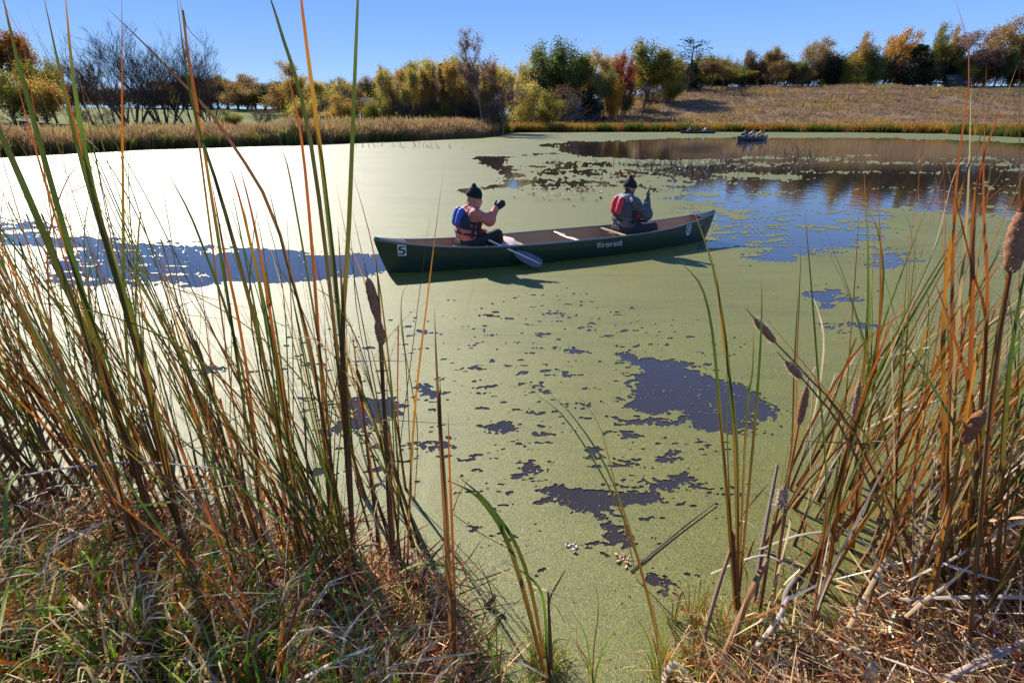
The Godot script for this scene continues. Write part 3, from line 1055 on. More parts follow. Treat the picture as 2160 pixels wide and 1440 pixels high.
	tree("windy", "tan", 1692, 84, 194, 7.5, "windswept gold brown tree, leftmost of the tall row")
	tree("windy", "gold", 1768, 76, 196, 7.5, "windswept golden tree, second of the tall row")
	tree("windy", "grey", 1805, 100, 202, 6.2, "thin greyish windswept tree between the golden one and the orange one")
	tree("windy", "orange", 1846, 68, 198, 8.0, "windswept bright orange tree of the tall row")
	tree("windy", "olive", 1912, 60, 198, 9.2, "tall olive tree above the dark evergreen")
	tree("conifer", "dark", 1908, 92, 192, 6.2, "broad dark evergreen in the tall row")
	tree("conifer", "green", 1738, 118, 196, 4.0, "green evergreen between the two windswept golden trees")
	tree("windy", "gold", 1955, 62, 204, 6.8, "golden tree just right of the tall olive tree")
	tree("windy", "pink", 2000, 76, 200, 10.0, "pinkish brown thin tree above the dark shed")
	tree("windy", "tan", 2052, 46, 202, 10.0, "tall gold brown tree right of the pinkish one")
	tree("windy", "gold", 2112, 44, 200, 8.8, "tall golden tree near the right end of the row")
	tree("windy", "orange", 2160, 34, 198, 8.1, "tall orange tree at the right end of the row")
	tree("windy", "olive", 2210, 40, 198, 8.8, "tall olive tree past the right end of the row")
	tree("windy", "gold", 2290, 36, 196, 8.8, "last tall golden tree past the right end of the row")
	for k in 44:
		var c: String = ["olive", "dark", "brown", "green", "grey", "tan"][(k * 5 + k / 6) % 6]
		var x := 1500.0 + k * 18.0
		tree("bush" if k % 4 else "round", c, x, 126.0 + 13.0 * sin(k * 2.7) - maxf(0.0, x - 1900.0) * 0.07, 198.0 + 6.0 * sin(k * 1.3), 5.5 + 1.5 * sin(k * 0.9), {"olive": "olive undergrowth bush along the hilltop row", "dark": "dark undergrowth bush along the hilltop row", "brown": "brown undergrowth bush along the hilltop row", "green": "green undergrowth bush along the hilltop row", "grey": "grey undergrowth bush along the hilltop row", "tan": "tan undergrowth bush along the hilltop row"}[c], "undergrowth along the hilltop row", "bush")
	for k in 40:
		var c: String = ["tan", "olive", "gold", "brown", "yellow"][(k * 3 + k / 5) % 5]
		var x := 600.0 + k * 23.0
		tree("round" if k % 3 else "bush", c, x, (178.0 if x < 800.0 else 158.0) + 9.0 * sin(k * 2.1) - maxf(0.0, x - 1200.0) * 0.10, 205.0 + 8.0 * sin(k * 1.7), 7.0, {"brown": "brown tree in the second row behind the grove", "olive": "olive tree in the second row behind the grove", "gold": "golden tree in the second row behind the grove", "tan": "tan tree in the second row behind the grove", "yellow": "yellow tree in the second row behind the grove"}[c], "second row of trees behind the grove", "tree")
	for k in 26:
		var c: String = ["brown", "olive", "dark", "tan", "grey"][(k * 3) % 5]
		tree("bush", c, -60.0 + k * 27.0, 186.0 + 6.0 * sin(k * 2.3) - maxf(0.0, 200.0 - k * 20.0) * 0.10, 240.0 + 8.0 * sin(k * 1.7), 9.0, {"brown": "brown bush at the foot of the distant wood", "olive": "olive bush at the foot of the distant wood", "dark": "dark bush at the foot of the distant wood", "tan": "tan bush at the foot of the distant wood", "grey": "grey bush at the foot of the distant wood"}[c], "bushes at the foot of the distant wood")


func house(label: String, px: float, base: float, depth: float, w: float, d: float, h: float, wall: Color, roof_col: Color, turn: float, called := "house") -> void:
	var p := along(px, base, depth)
	p.y = ground(p.x, p.z) - 0.1
	var t := thing(called, label, "house" if called == "house" else "shed", p, turn)
	var b := Bag.new()
	b.box(Vector3(0, h * 0.5, 0), Vector3(w * 0.5, 0, 0), Vector3(0, h * 0.5, 0), Vector3(0, 0, d * 0.5))
	for s in [-1.0, 1.0]:
		var q := b.put(Vector3(s * w * 0.499, h, -d * 0.5), Vector3(s, 0, 0))
		b.put(Vector3(s * w * 0.499, h, d * 0.5), Vector3(s, 0, 0))
		b.put(Vector3(s * w * 0.499, h + d * 0.3, 0), Vector3(s, 0, 0))
		b.tri(q, q + 1, q + 2)
	obj("wall", b.mesh(), mat("wall_" + called, wall, 0.9), t)
	var r := Bag.new()
	for s in [-1.0, 1.0]:
		var up := Vector3(0, d * 0.3, -s * d * 0.5).normalized()
		var nn := Vector3(0, d * 0.5, s * d * 0.3).normalized()
		r.box(Vector3(0, h + d * 0.15, s * d * 0.25) + nn * 0.08 + up * -0.1, Vector3(w * 0.5 + 0.4, 0, 0), up * (d * 0.31), nn * 0.06)
	obj("roof", r.mesh(), mat("roof_" + called, roof_col, 0.9), t)
	var n := int(w / 2.4)
	for k in n:
		var wb := Bag.new()
		wb.box(Vector3(-w * 0.5 + (k + 0.5) * w / n, h * 0.58, d * 0.5 + 0.02), Vector3(0.45, 0, 0), Vector3(0, h * 0.2, 0), Vector3(0, 0, 0.03))
		obj("window", wb.mesh(), mat("window_glass", Color(0.03, 0.035, 0.04), 0.15), t)


func build_houses() -> void:
	house("white house half hidden by the trees left of the yellow grove", 774, 222, 132, 3.4, 5.0, 4.6, Color(0.45, 0.47, 0.50), Color(0.10, 0.10, 0.11), 0.3)
	house("small white house among the trees beyond the left field", 624, 220, 215, 4.5, 5.0, 2.2, Color(0.35, 0.35, 0.34), Color(0.22, 0.23, 0.25), -0.2)
	house("low house with a blue grey roof behind the bushes under the big round trees", 1228, 200, 138, 8.0, 6.0, 2.4, Color(0.16, 0.15, 0.16), Color(0.17, 0.20, 0.27), 0.1)
	house("dark open shed under the trees at the right end of the hilltop", 2015, 190, 192, 6.5, 5.0, 1.9, Color(0.05, 0.05, 0.055), Color(0.07, 0.065, 0.07), -0.3, "shed")
	# the nest box on the left shore
	var p := along(62, 300, 36.0)
	p.y = -0.1
	var t := thing("nest_box", "dark nest box on a post at the left shore with a white guard below", "nest box", p)
	var b := Bag.new()
	b.box(Vector3(0, 1.55, 0), Vector3(0.16, 0, 0), Vector3(0, 0.3, 0), Vector3(0, 0, 0.15))
	obj("box", b.mesh(), mat("old_wood", Color(0.05, 0.045, 0.05), 0.9), t)
	b = Bag.new()
	b.box(Vector3(0, 1.88, 0.02), Vector3(0.21, 0, 0), Vector3(0, 0.025, 0), Vector3(0, 0.02, 0.2))
	obj("roof", b.mesh(), M.old_wood, t)
	b = Bag.new()
	b.tube(PackedVector3Array([Vector3(0, -0.4, 0), Vector3(0, 1.25, 0)]), PackedFloat32Array([0.05, 0.05]), 8, PackedColorArray([Color.WHITE]))
	obj("post", b.mesh(), M.old_wood, t)
	b = Bag.new()
	b.tube(PackedVector3Array([Vector3(0, 0.85, 0), Vector3(0, 1.16, 0)]), PackedFloat32Array([0.24, 0.06]), 12, PackedColorArray([Color.WHITE]), 1.0, false)
	obj("guard", b.mesh(), mat("white_metal", Color(0.7, 0.7, 0.7), 0.4), t)


# ---------------------------------------------------------------- canoes
# A canoe's own axes: x runs to the bow, y is up from the waterline, z is its right side.
func half_beam(t: float, beam: float) -> float:
	return maxf(beam * pow(1.0 - pow(absf(t), 2.3), 0.85), 0.006)


func sheer(t: float) -> float:
	return 0.285 + 0.175 * pow(absf(t), 3.4)


func hull_point(t: float, f: float, L: float, beam: float, inset := 0.0) -> Vector3:
	# f runs from 0 at the right gunwale over 0.5 at the keel to 1 at the left gunwale
	var side := 1.0 if f < 0.5 else -1.0
	var a := (f if f < 0.5 else 1.0 - f) * PI
	var w := maxf(half_beam(t, beam) - inset, 0.003)
	var top := sheer(t)
	var low := -0.12 + 0.05 * pow(absf(t), 6.0) + inset * 1.2
	var y := top + (low - top) * pow(sin(a), 0.85)
	var under := (top - y) / (top - low)
	var x := t * (L * 0.5 - inset * 2.0) - signf(t) * 0.17 * pow(absf(t), 9.0) * pow(under, 1.2)
	return Vector3(x, y, side * w * pow(maxf(cos(a), 0.0), 0.62))


func make_canoe(called: String, label: String, where: Vector3, turn: float, L: float, beam: float, hull_col: Color, fine: bool) -> Node3D:
	var t := thing(called, label, "canoe", where, turn)
	var ns := 56 if fine else 20
	var nf := 32 if fine else 14
	var rows := []
	var rows_in := []
	for k in ns + 1:
		var q := sin((float(k) / ns - 0.5) * PI)
		var r := []
		var ri := []
		for j in nf + 1:
			r.append(hull_point(q, float(j) / nf, L, beam))
			ri.append(hull_point(q * 0.985, float(j) / nf, L, beam, 0.014))
		rows.append(r)
		rows_in.append(ri)
	var hm := mat("hull_" + called, hull_col, 0.35)
	if fine:
		hm.albedo_texture = M.scuffs
		hm.uv1_triplanar = true
		hm.uv1_scale = Vector3(0.5, 2.2, 0.5)
	var b := Bag.new()
	b.loft(rows, Color.WHITE, Vector3(0, 0.25, 0))
	obj("hull", b.mesh(), hm, t)
	b = Bag.new()
	b.loft(rows_in, Color.WHITE, Vector3(0, 0.25, 0))
	for k in b.n.size():
		b.n[k] = -b.n[k]
	for k in range(0, b.i.size(), 3):
		var s := b.i[k]
		b.i[k] = b.i[k + 1]
		b.i[k + 1] = s
	obj("liner", b.mesh(), mat("liner_" + called, Color(0.33, 0.225, 0.155), 0.7), t)
	for s in [1.0, -1.0]:
		var pts := PackedVector3Array()
		var rr := PackedFloat32Array()
		for k in ns + 1:
			var q := sin((float(k) / ns - 0.5) * PI)
			pts.push_back(Vector3(q * L * 0.5, sheer(q) + 0.004, s * half_beam(q, beam)))
			rr.push_back(0.017)
		b = Bag.new()
		b.tube(pts, rr, 8 if fine else 5, PackedColorArray([Color.WHITE]))
		obj("gunwale", b.mesh(), mat("gunwale_" + called, Color(0.10, 0.105, 0.11), 0.28, false, Color.BLACK, 0.7), t)
	# deck plates at both ends
	for s in [1.0, -1.0]:
		var rowsd := []
		for k in 9:
			var q: float = lerpf(0.86, 0.995, k / 8.0) * s
			var w := half_beam(q, beam)
			var r := []
			for j in 7:
				var z := lerpf(-w, w, j / 6.0)
				r.append(Vector3(q * L * 0.5, sheer(q) + 0.022 + 0.015 * (1.0 - pow(absf(z) / w, 2.0)), z))
			rowsd.append(r)
		b = Bag.new()
		b.loft(rowsd, Color.WHITE, Vector3(0, -5, 0))
		obj("deck_plate", b.mesh(), mat("deck_" + called, Color(0.02, 0.022, 0.022), 0.4), t)
	if not fine:
		return t
	var wood := mat("ash_wood", Color(0.46, 0.33, 0.20), 0.5)
	var grain := noise_tex(FastNoiseLite.TYPE_SIMPLEX, 0.02, 256, 6, ramp([[0.0, Color(0.36, 0.24, 0.13)], [1.0, Color(0.55, 0.42, 0.27)]]), false, 1.0, 3)
	wood.albedo_color = Color.WHITE
	wood.albedo_texture = grain
	# seats: two cross bars, two side bars and a woven middle
	for x in [-1.58, 1.02]:
		var q: float = x / (L * 0.5)
		var w := half_beam(q, beam) - 0.03
		var y := sheer(q) - 0.075
		var seat := Node3D.new()
		seat.name = "seat"
		t.add_child(seat, true)
		for dx in [-0.14, 0.14]:
			b = Bag.new()
			b.box(Vector3(x + dx, y, 0), Vector3(0.017, 0, 0), Vector3(0, 0.010, 0), Vector3(0, 0, w))
			obj("cross_bar", b.mesh(), wood, seat)
		for z in [-0.2, 0.2]:
			b = Bag.new()
			b.box(Vector3(x, y, z), Vector3(0.122, 0, 0), Vector3(0, 0.009, 0), Vector3(0, 0, 0.016))
			obj("side_bar", b.mesh(), wood, seat)
		b = Bag.new()
		b.box(Vector3(x, y - 0.001, 0), Vector3(0.121, 0, 0), Vector3(0, 0.004, 0), Vector3(0, 0, 0.183))
		obj("webbing", b.mesh(), mat("webbing", Color(0.02, 0.02, 0.02), 0.8), seat)
	for th in [[-0.86, 0.022], [0.86, 0.022]]:
		var q: float = th[0] / (L * 0.5)
		b = Bag.new()
		b.box(Vector3(th[0], sheer(q) - 0.018, 0), Vector3(th[1], 0, 0), Vector3(0, 0.010, 0), Vector3(0, 0, half_beam(q, beam) - 0.012))
		obj("thwart", b.mesh(), wood, t)
	# the carved yoke
	var yr := []
	for k in 25:
		var z := lerpf(-1.0, 1.0, k / 24.0)
		var hw := 0.026 + 0.022 * exp(-pow((absf(z) - 0.32) / 0.16, 2.0)) - 0.004 * exp(-pow(z / 0.1, 2.0))
		var dip := -0.035 * exp(-pow(z / 0.22, 2.0)) + 0.03 * exp(-pow(z / 0.10, 2.0)) * 0.0
		var r := []
		for j in 9:
			var a := TAU * j / 8.0
			r.append(Vector3(0.02 + dip + cos(a) * hw, sheer(0.0) - 0.012 + sin(a) * 0.011, z * (beam - 0.012)))
		yr.append(r)
	b = Bag.new()
	for k in yr.size() - 1:
		for j in 8:
			b.quad(yr[k][j], yr[k][j + 1], yr[k + 1][j + 1], yr[k + 1][j])
	for k in range(0, b.v.size(), 4):
		var mid: Vector3 = (b.v[k] + b.v[k + 2]) * 0.5
		if b.n[k].dot(mid - Vector3(0.0, sheer(0.0) - 0.012, mid.z)) < 0.0:
			for j in 4:
				b.n[k + j] = -b.n[k + j]
			for e in [0, 3]:
				var s := b.i[k / 4 * 6 + e]
				b.i[k / 4 * 6 + e] = b.i[k / 4 * 6 + e + 1]
				b.i[k / 4 * 6 + e + 1] = s
	obj("yoke", b.mesh(), wood, t)
	# lettering and marks on the right side
	var pale := mat("pale_print", Color(0.50, 0.51, 0.50), 0.5)
	var dark := mat("dark_print", Color(0.015, 0.015, 0.015), 0.6)
	hull_text(t, "lettering", "We·no·nah", 0.50, 0.20, 0.115, L, beam, pale, 0.46)
	hull_plate(t, "number_plate", -2.52, 0.325, 0.105, 0.165, L, beam, mat("plate_white", Color(0.62, 0.62, 0.58), 0.5), 0.003)
	hull_text(t, "number", "5", -2.52, 0.313, 0.15, L, beam, dark, 0.085, 0.006)
	ring_mark(t, 2.12, 0.265, 0.062, 0.105, L, beam, pale)
	for m in [[2.36, 0.335, 0.17], [2.42, 0.285, 0.13]]:
		for k in 6:
			hull_plate(t, "model_lettering", m[0] + (k - 2.5) * m[2] / 6.0, m[1] + 0.006 * (k % 2) + (k - 2.5) * 0.007, 0.016, 0.026 + 0.010 * ((k * 7) % 3), L, beam, mat("worn_print", Color(0.20, 0.22, 0.21), 0.6), 0.003)
	return t


func on_side(x: float, y: float, L: float, beam: float, lift: float) -> Array:
	# the point of the hull's right side at that length and height, and its outward direction
	var t := clampf(x / (L * 0.5), -0.99, 0.99)
	var best := Vector3.ZERO
	for it in 3:
		var lo := 0.0
		var hi := 0.5
		for k in 18:
			var m := (lo + hi) * 0.5
			if hull_point(t, m, L, beam).y > y:
				lo = m
			else:
				hi = m
		best = hull_point(t, lo, L, beam)
		t = clampf(t + (x - best.x) / (L * 0.5), -0.999, 0.999)
	var e := 0.004
	var f := 0.0
	var lo2 := 0.0
	var hi2 := 0.5
	for k in 18:
		f = (lo2 + hi2) * 0.5
		if hull_point(t, f, L, beam).y > y:
			lo2 = f
		else:
			hi2 = f
	var du := hull_point(t + e, f, L, beam) - hull_point(t - e, f, L, beam)
	var dv := hull_point(t, f + e, L, beam) - hull_point(t, maxf(f - e, 0.0), L, beam)
	var n := du.cross(dv).normalized()
	if n.z < 0.0:
		n = -n
	return [best + n * lift, n, du.normalized()]


func hull_plate(t: Node3D, called: String, x: float, y: float, w: float, h: float, L: float, beam: float, m: Material, lift: float) -> void:
	var rows := []
	for k in 7:
		var r := []
		for j in 7:
			r.append(on_side(x + lerpf(-0.5, 0.5, k / 6.0) * w, y + lerpf(-0.5, 0.5, j / 6.0) * h, L, beam, lift)[0])
		rows.append(r)
	var b := Bag.new()
	b.loft(rows, Color.WHITE, Vector3(x, y, -3))
	obj(called, b.mesh(), m, t)


func ring_mark(t: Node3D, x: float, y: float, rx: float, ry: float, L: float, beam: float, m: Material) -> void:
	var rows := []
	for k in 25:
		var a := TAU * k / 24.0
		var r := []
		for f in [0.62, 0.81, 1.0]:
			r.append(on_side(x + cos(a) * rx * f, y + sin(a) * ry * f, L, beam, 0.003)[0])
		rows.append(r)
	var b := Bag.new()
	b.loft(rows, Color.WHITE, Vector3(x, y, -3))
	obj("emblem", b.mesh(), m, t)
	hull_plate(t, "emblem_bar", x, y, 0.028, 0.085, L, beam, m, 0.003)


func hull_text(t: Node3D, called: String, s: String, x: float, y: float, high: float, L: float, beam: float, m: Material, wide: float, lift := 0.004) -> void:
	# letters bent onto the side of the hull
	var tm := TextMesh.new()
	var f := SystemFont.new()
	f.font_names = PackedStringArray(["Droid Serif" if s.length() > 1 else "Droid Sans"])
	f.font_weight = 700
	tm.font = f
	tm.text = s
	tm.font_size = 64
	tm.pixel_size = 0.01
	tm.depth = 0.0
	tm.curve_step = 2.0
	var arr := tm.get_mesh_arrays()
	var v: PackedVector3Array = arr[Mesh.ARRAY_VERTEX]
	var lo := Vector3(INF, INF, 0)
	var hi := -lo
	for p in v:
		lo = Vector3(minf(lo.x, p.x), minf(lo.y, p.y), 0)
		hi = Vector3(maxf(hi.x, p.x), maxf(hi.y, p.y), 0)
	var b := Bag.new()
	var idx = arr[Mesh.ARRAY_INDEX]
	for k in v.size():
		var q: Array = on_side(x + ((v[k].x - lo.x) / (hi.x - lo.x) - 0.5) * wide, y + ((v[k].y - lo.y) / (hi.y - lo.y) - 0.5) * high * 0.75, L, beam, lift)
		b.put(q[0], q[1])
	if idx == null or idx.is_empty():
		for k in range(0, v.size(), 3):
			b.tri(k, k + 1, k + 2)
	else:
		for k in range(0, idx.size(), 3):
			b.tri(idx[k], idx[k + 1], idx[k + 2])
	obj(called, b.mesh(), m, t)


const CANOE_L := 5.70
var canoe_turn := 0.0
var canoe_mid := Vector3.ZERO


func build_canoes() -> void:
	var a := at(812, 576)
	var b := at(1490, 505)
	var d := (b - a).normalized()
	canoe_turn = atan2(-d.z, d.x)
	canoe_mid = (a + b) * 0.5
	make_canoe("canoe", "long dark green canoe with brown inside and pale lettering, nearest to the bank", canoe_mid, canoe_turn, CANOE_L, 0.44, Color(0.020, 0.043, 0.028), true)
	# the bag in front of the stern paddler: a slack cloth sack
	var rows := []
	for k in 13:
		var u := k / 12.0
		var r := []
		for j in 21:
			var an := TAU * j / 20.0
			var p := Vector3(lerpf(-0.20, 0.20, u), sin(an) * 0.115, cos(an) * 0.345)
			var e := pow(sin(clampf(u, 0.02, 0.98) * PI), 0.35)
			p = Vector3(p.x, p.y * e, p.z * e)
			p += Vector3(1, 1, 1) * 0.022 * soft_noise.get_noise_3d(p.x * 9.0, p.y * 9.0, p.z * 7.0)
			r.append(p)
		rows.append(r)
	var bag := Bag.new()
	bag.loft(rows, Color.WHITE, Vector3.ZERO)
	var o := obj("cloth_bag", bag.mesh(), mat("bag_cloth", Color(0.52, 0.40, 0.37), 0.85))
	var basis := Basis(Vector3.UP, canoe_turn)
	o.transform = Transform3D(basis, canoe_mid + basis * Vector3(-1.02, 0.225, 0.02))
	tag(o, "pale pinkish cloth bag lying in the green canoe in front of the stern paddler", "bag")
	make_paddle(canoe_mid, basis)

	# two canoes far off
	var p := at(1588, 296)
	make_canoe("canoe", "dark canoe seen end on far across the water, with two paddlers", p, deg_to_rad(214.0), 5.0, 0.44, Color(0.02, 0.03, 0.045), false)
	p = at(1472, 281.5)
	make_canoe("canoe", "dark canoe side on close to the far shore, the farthest one", p, deg_to_rad(176.0), 5.2, 0.44, Color(0.012, 0.02, 0.03), false)


func make_paddle(mid: Vector3, basis: Basis) -> void:
	# from the stern paddler's lap over the right gunwale, blade in the air beside the hull
	var from := Vector3(-1.36, 0.38, 0.16)
	var to := Vector3(-0.90, 0.15, 0.60)
	var t := thing("paddle", "paddle with a pale shaft and grey blade resting across the green canoe's side", "paddle", mid + basis * from)
	var w := (basis * (to - from))
	var x := w.normalized()
	var z := x.cross(Vector3.UP).normalized()
	var y := z.cross(x).normalized()
	# the blade's face looks up and outwards
	var by := basis * Vector3(0.0, 0.75, 1.0)
	by = (by - x * by.dot(x)).normalized()
	var bz := x.cross(by).normalized()
	var b := Bag.new()
	var L := w.length()
	b.tube(PackedVector3Array([x * -0.30, x * (L - 0.05), x * (L + 0.18)]), PackedFloat32Array([0.0145, 0.0145, 0.006]), 10, PackedColorArray([Color.WHITE]))
	obj("shaft", b.mesh(), mat("paddle_shaft", Color(0.62, 0.58, 0.5), 0.4), t)
	b = Bag.new()
	b.box(x * -0.31, x * 0.016, by * 0.012, bz * 0.05)
	obj("grip", b.mesh(), mat("paddle_grip", Color(0.03, 0.03, 0.03), 0.5), t)
	for s in [-1.0, 1.0]:
		var rows := []
		for k in 15:
			var u := k / 14.0
			var half := 0.090 * pow(sin(clampf(u * 0.72 + 0.10, 0.0, 1.0) * PI), 0.55) * (1.0 if u < 0.86 else sqrt(maxf(1.0 - pow((u - 0.86) / 0.145, 2.0), 0.0)))
			var r := []
			for j in 9:
				var q := lerpf(-1.0, 1.0, j / 8.0)
				r.append(x * (L - 0.20 + u * 0.40) + bz * q * half + by * s * (0.004 + 0.006 * (1.0 - absf(q))) * (1.0 - u * 0.5))
			rows.append(r)
		b = Bag.new()
		b.loft(rows, Color.WHITE, x * L - by * s * 3.0)
		obj("blade", b.mesh(), mat("paddle_blade", Color(0.10, 0.10, 0.115), 0.35), t)


# ---------------------------------------------------------------- people
# A field of tapered bones, joined smoothly and meshed as surface nets.
func net(b: Bag, bones: Array, cell: float, k: float, grow := 0.0, clips: Array = [], col := Color.WHITE) -> void:
	var lo := Vector3(INF, INF, INF)
	var hi := -lo
	for e in bones:
		var r: float = maxf(e[2], e[3]) + grow + cell * 3.0
		lo = lo.min((e[0] as Vector3).min(e[1]) - Vector3(r, r, r))
		hi = hi.max((e[0] as Vector3).max(e[1]) + Vector3(r, r, r))
	var nx := int((hi.x - lo.x) / cell) + 2
	var ny := int((hi.y - lo.y) / cell) + 2
	var nz := int((hi.z - lo.z) / cell) + 2
	var sum := PackedFloat32Array()
	sum.resize(nx * ny * nz)
	for e in bones:
		var a: Vector3 = e[0]
		var ba: Vector3 = e[1] - a
		var l2 := maxf(ba.length_squared(), 1e-9)
		var ra: float = e[2] + grow
		var rb: float = e[3] + grow
		var m := maxf(ra, rb) + maxf(5.0 / k, cell * 2.5)
		var p0 := (a.min(e[1]) - Vector3(m, m, m) - lo) / cell
		var p1 := (a.max(e[1]) + Vector3(m, m, m) - lo) / cell
		for ix in range(maxi(int(p0.x), 0), mini(int(p1.x) + 2, nx)):
			for iy in range(maxi(int(p0.y), 0), mini(int(p1.y) + 2, ny)):
				var at_ := (ix * ny + iy) * nz
				for iz in range(maxi(int(p0.z), 0), mini(int(p1.z) + 2, nz)):
					var pa := lo + Vector3(ix, iy, iz) * cell - a
					var h := clampf(pa.dot(ba) / l2, 0.0, 1.0)
					var d := (pa - ba * h).length() - (ra + (rb - ra) * h)
					sum[at_ + iz] += exp(-k * d)
	var f := PackedFloat32Array()
	f.resize(sum.size())
	for j in sum.size():
		f[j] = -log(maxf(sum[j], 1e-12)) / k
	for c in clips:
		var cn: Vector3 = c[0]
		var cd: float = c[1]
		for ix in nx:
			for iy in ny:
				for iz in nz:
					var j := (ix * ny + iy) * nz + iz
					f[j] = maxf(f[j], cn.dot(lo + Vector3(ix, iy, iz) * cell) - cd)
	var off := [0, nz, ny * nz, ny * nz + nz, 1, nz + 1, ny * nz + 1, ny * nz + nz + 1]
	var ids := PackedInt32Array()
	ids.resize(sum.size())
	ids.fill(-1)
	var edges := [[0, 1], [2, 3], [4, 5], [6, 7], [0, 2], [1, 3], [4, 6], [5, 7], [0, 4], [1, 5], [2, 6], [3, 7]]
	var cp := [Vector3(0, 0, 0), Vector3(0, 1, 0), Vector3(1, 0, 0), Vector3(1, 1, 0), Vector3(0, 0, 1), Vector3(0, 1, 1), Vector3(1, 0, 1), Vector3(1, 1, 1)]
	for ix in nx - 1:
		for iy in ny - 1:
			for iz in nz - 1:
				var j := (ix * ny + iy) * nz + iz
				var n := 0
				for o in off:
					if f[j + o] < 0.0:
						n += 1
				if n == 0 or n == 8:
					continue
				var p := Vector3.ZERO
				var cnt := 0
				for e in edges:
					var fa := f[j + off[e[0]]]
					var fb := f[j + off[e[1]]]
					if (fa < 0.0) != (fb < 0.0):
						p += (cp[e[0]] as Vector3).lerp(cp[e[1]], fa / (fa - fb))
						cnt += 1
				p /= cnt
				var g := Vector3.ZERO
				for o in 8:
					g += f[j + off[o]] * ((cp[o] as Vector3) * 2.0 - Vector3.ONE)
				ids[j] = b.put(lo + (Vector3(ix, iy, iz) + p) * cell, g.normalized(), col)
	for ix in range(1, nx - 1):
		for iy in range(1, ny - 1):
			for iz in range(1, nz - 1):
				var j := (ix * ny + iy) * nz + iz
				var s := f[j] < 0.0
				if s != (f[j + ny * nz] < 0.0):
					net_quad(b, ids[j], ids[j - nz], ids[j - nz - 1], ids[j - 1])
				if s != (f[j + nz] < 0.0):
					net_quad(b, ids[j], ids[j - ny * nz], ids[j - ny * nz - 1], ids[j - 1])
				if s != (f[j + 1] < 0.0):
					net_quad(b, ids[j], ids[j - ny * nz], ids[j - ny * nz - nz], ids[j - nz])


func net_quad(b: Bag, p: int, q: int, r: int, s: int) -> void:
	if p < 0 or q < 0 or r < 0 or s < 0:
		return
	b.tri(p, q, r)
	b.tri(p, r, s)


func hand_bones(wrist: Vector3, dir: Vector3, palm_up: Vector3, thumb_side: float, curl: float) -> Array:
	# palm, four unequal fingers of three bones each, and a thumb that leaves the side of the palm near its base
	var x := dir.normalized()
	var z := x.cross(palm_up).normalized()
	var y := z.cross(x).normalized()
	var bones := []
	var palm := wrist + x * 0.085
	for k in 4:
		var q := (k - 1.5) * 0.020
		bones.append([wrist + x * 0.015 + z * q * 0.7, palm + z * q, 0.015, 0.012])
		var len_: float = [0.068, 0.080, 0.074, 0.058][k if thumb_side > 0 else 3 - k]
		var p := palm + z * q
		var d := (x + z * q * 3.2).normalized()
		for s in 3:
			d = (d * cos(curl) + y * sin(curl)).normalized()
			var e: Vector3 = p + d * len_ * [0.45, 0.32, 0.26][s]
			bones.append([p, e, 0.0095 - s * 0.0008, 0.0088 - s * 0.0008])
			p = e
	var t0 := wrist + x * 0.028 - z * thumb_side * 0.028
	var t1 := t0 + (x * 0.6 - z * thumb_side * 0.75 + y * 0.25).normalized() * 0.042
	var t2 := t1 + (x * 0.85 - z * thumb_side * 0.45 + y * 0.3).normalized() * 0.034
	bones.append([t0, t1, 0.0125, 0.0105])
	bones.append([t1, t2, 0.0105, 0.009])
	return bones


func ring(b: Bag, mid: Vector3, axis: Vector3, front: Vector3, rx: float, rz: float, high: float, col := Color.WHITE) -> void:
	# a flat strap round the trunk
	var y := axis.normalized()
	var x := (front - y * front.dot(y)).normalized()
	var z := x.cross(y)
	var rows := []
	for k in 33:
		var a := TAU * k / 32.0
		var o := x * cos(a) * rx + z * sin(a) * rz
		var n := (x * cos(a) / rx + z * sin(a) / rz).normalized()
		rows.append([mid + o - y * high - n * 0.006, mid + o - y * high, mid + o + y * high, mid + o + y * high - n * 0.006])
	b.loft(rows, col, mid)


func trunk_bones(J: Dictionary) -> Array:
	var out := []
	var side: Vector3 = J.side
	var w: float = J.wide
	for s in [-1.0, 1.0]:
		var o: Vector3 = side * s
		out.append([J.pelvis + o * 0.075 * w, J.waist + o * 0.070 * w, 0.105 * w, 0.092 * w])
		out.append([J.waist + o * 0.070 * w, J.chest + o * 0.085 * w, 0.092 * w, 0.098 * w])
		out.append([J.chest + o * 0.085 * w, J.chest.lerp(J.neck, 0.75) + o * 0.075 * w, 0.095 * w, 0.055 * w])
		out.append([J.chest.lerp(J.neck, 0.8) + o * 0.03, J["sh_r" if s > 0 else "sh_l"], 0.050 * w, 0.058 * w])
	return out


func arm_bones(J: Dictionary, s: String) -> Array:
	return [[J["sh_" + s], J["el_" + s], 0.052, 0.042], [J["el_" + s], J["ha_" + s], 0.041, 0.028]]


func leg_bones(J: Dictionary, s: String) -> Array:
	return [[J["hip_" + s], J["kn_" + s], 0.085, 0.058], [J["kn_" + s], J["an_" + s], 0.056, 0.038]]


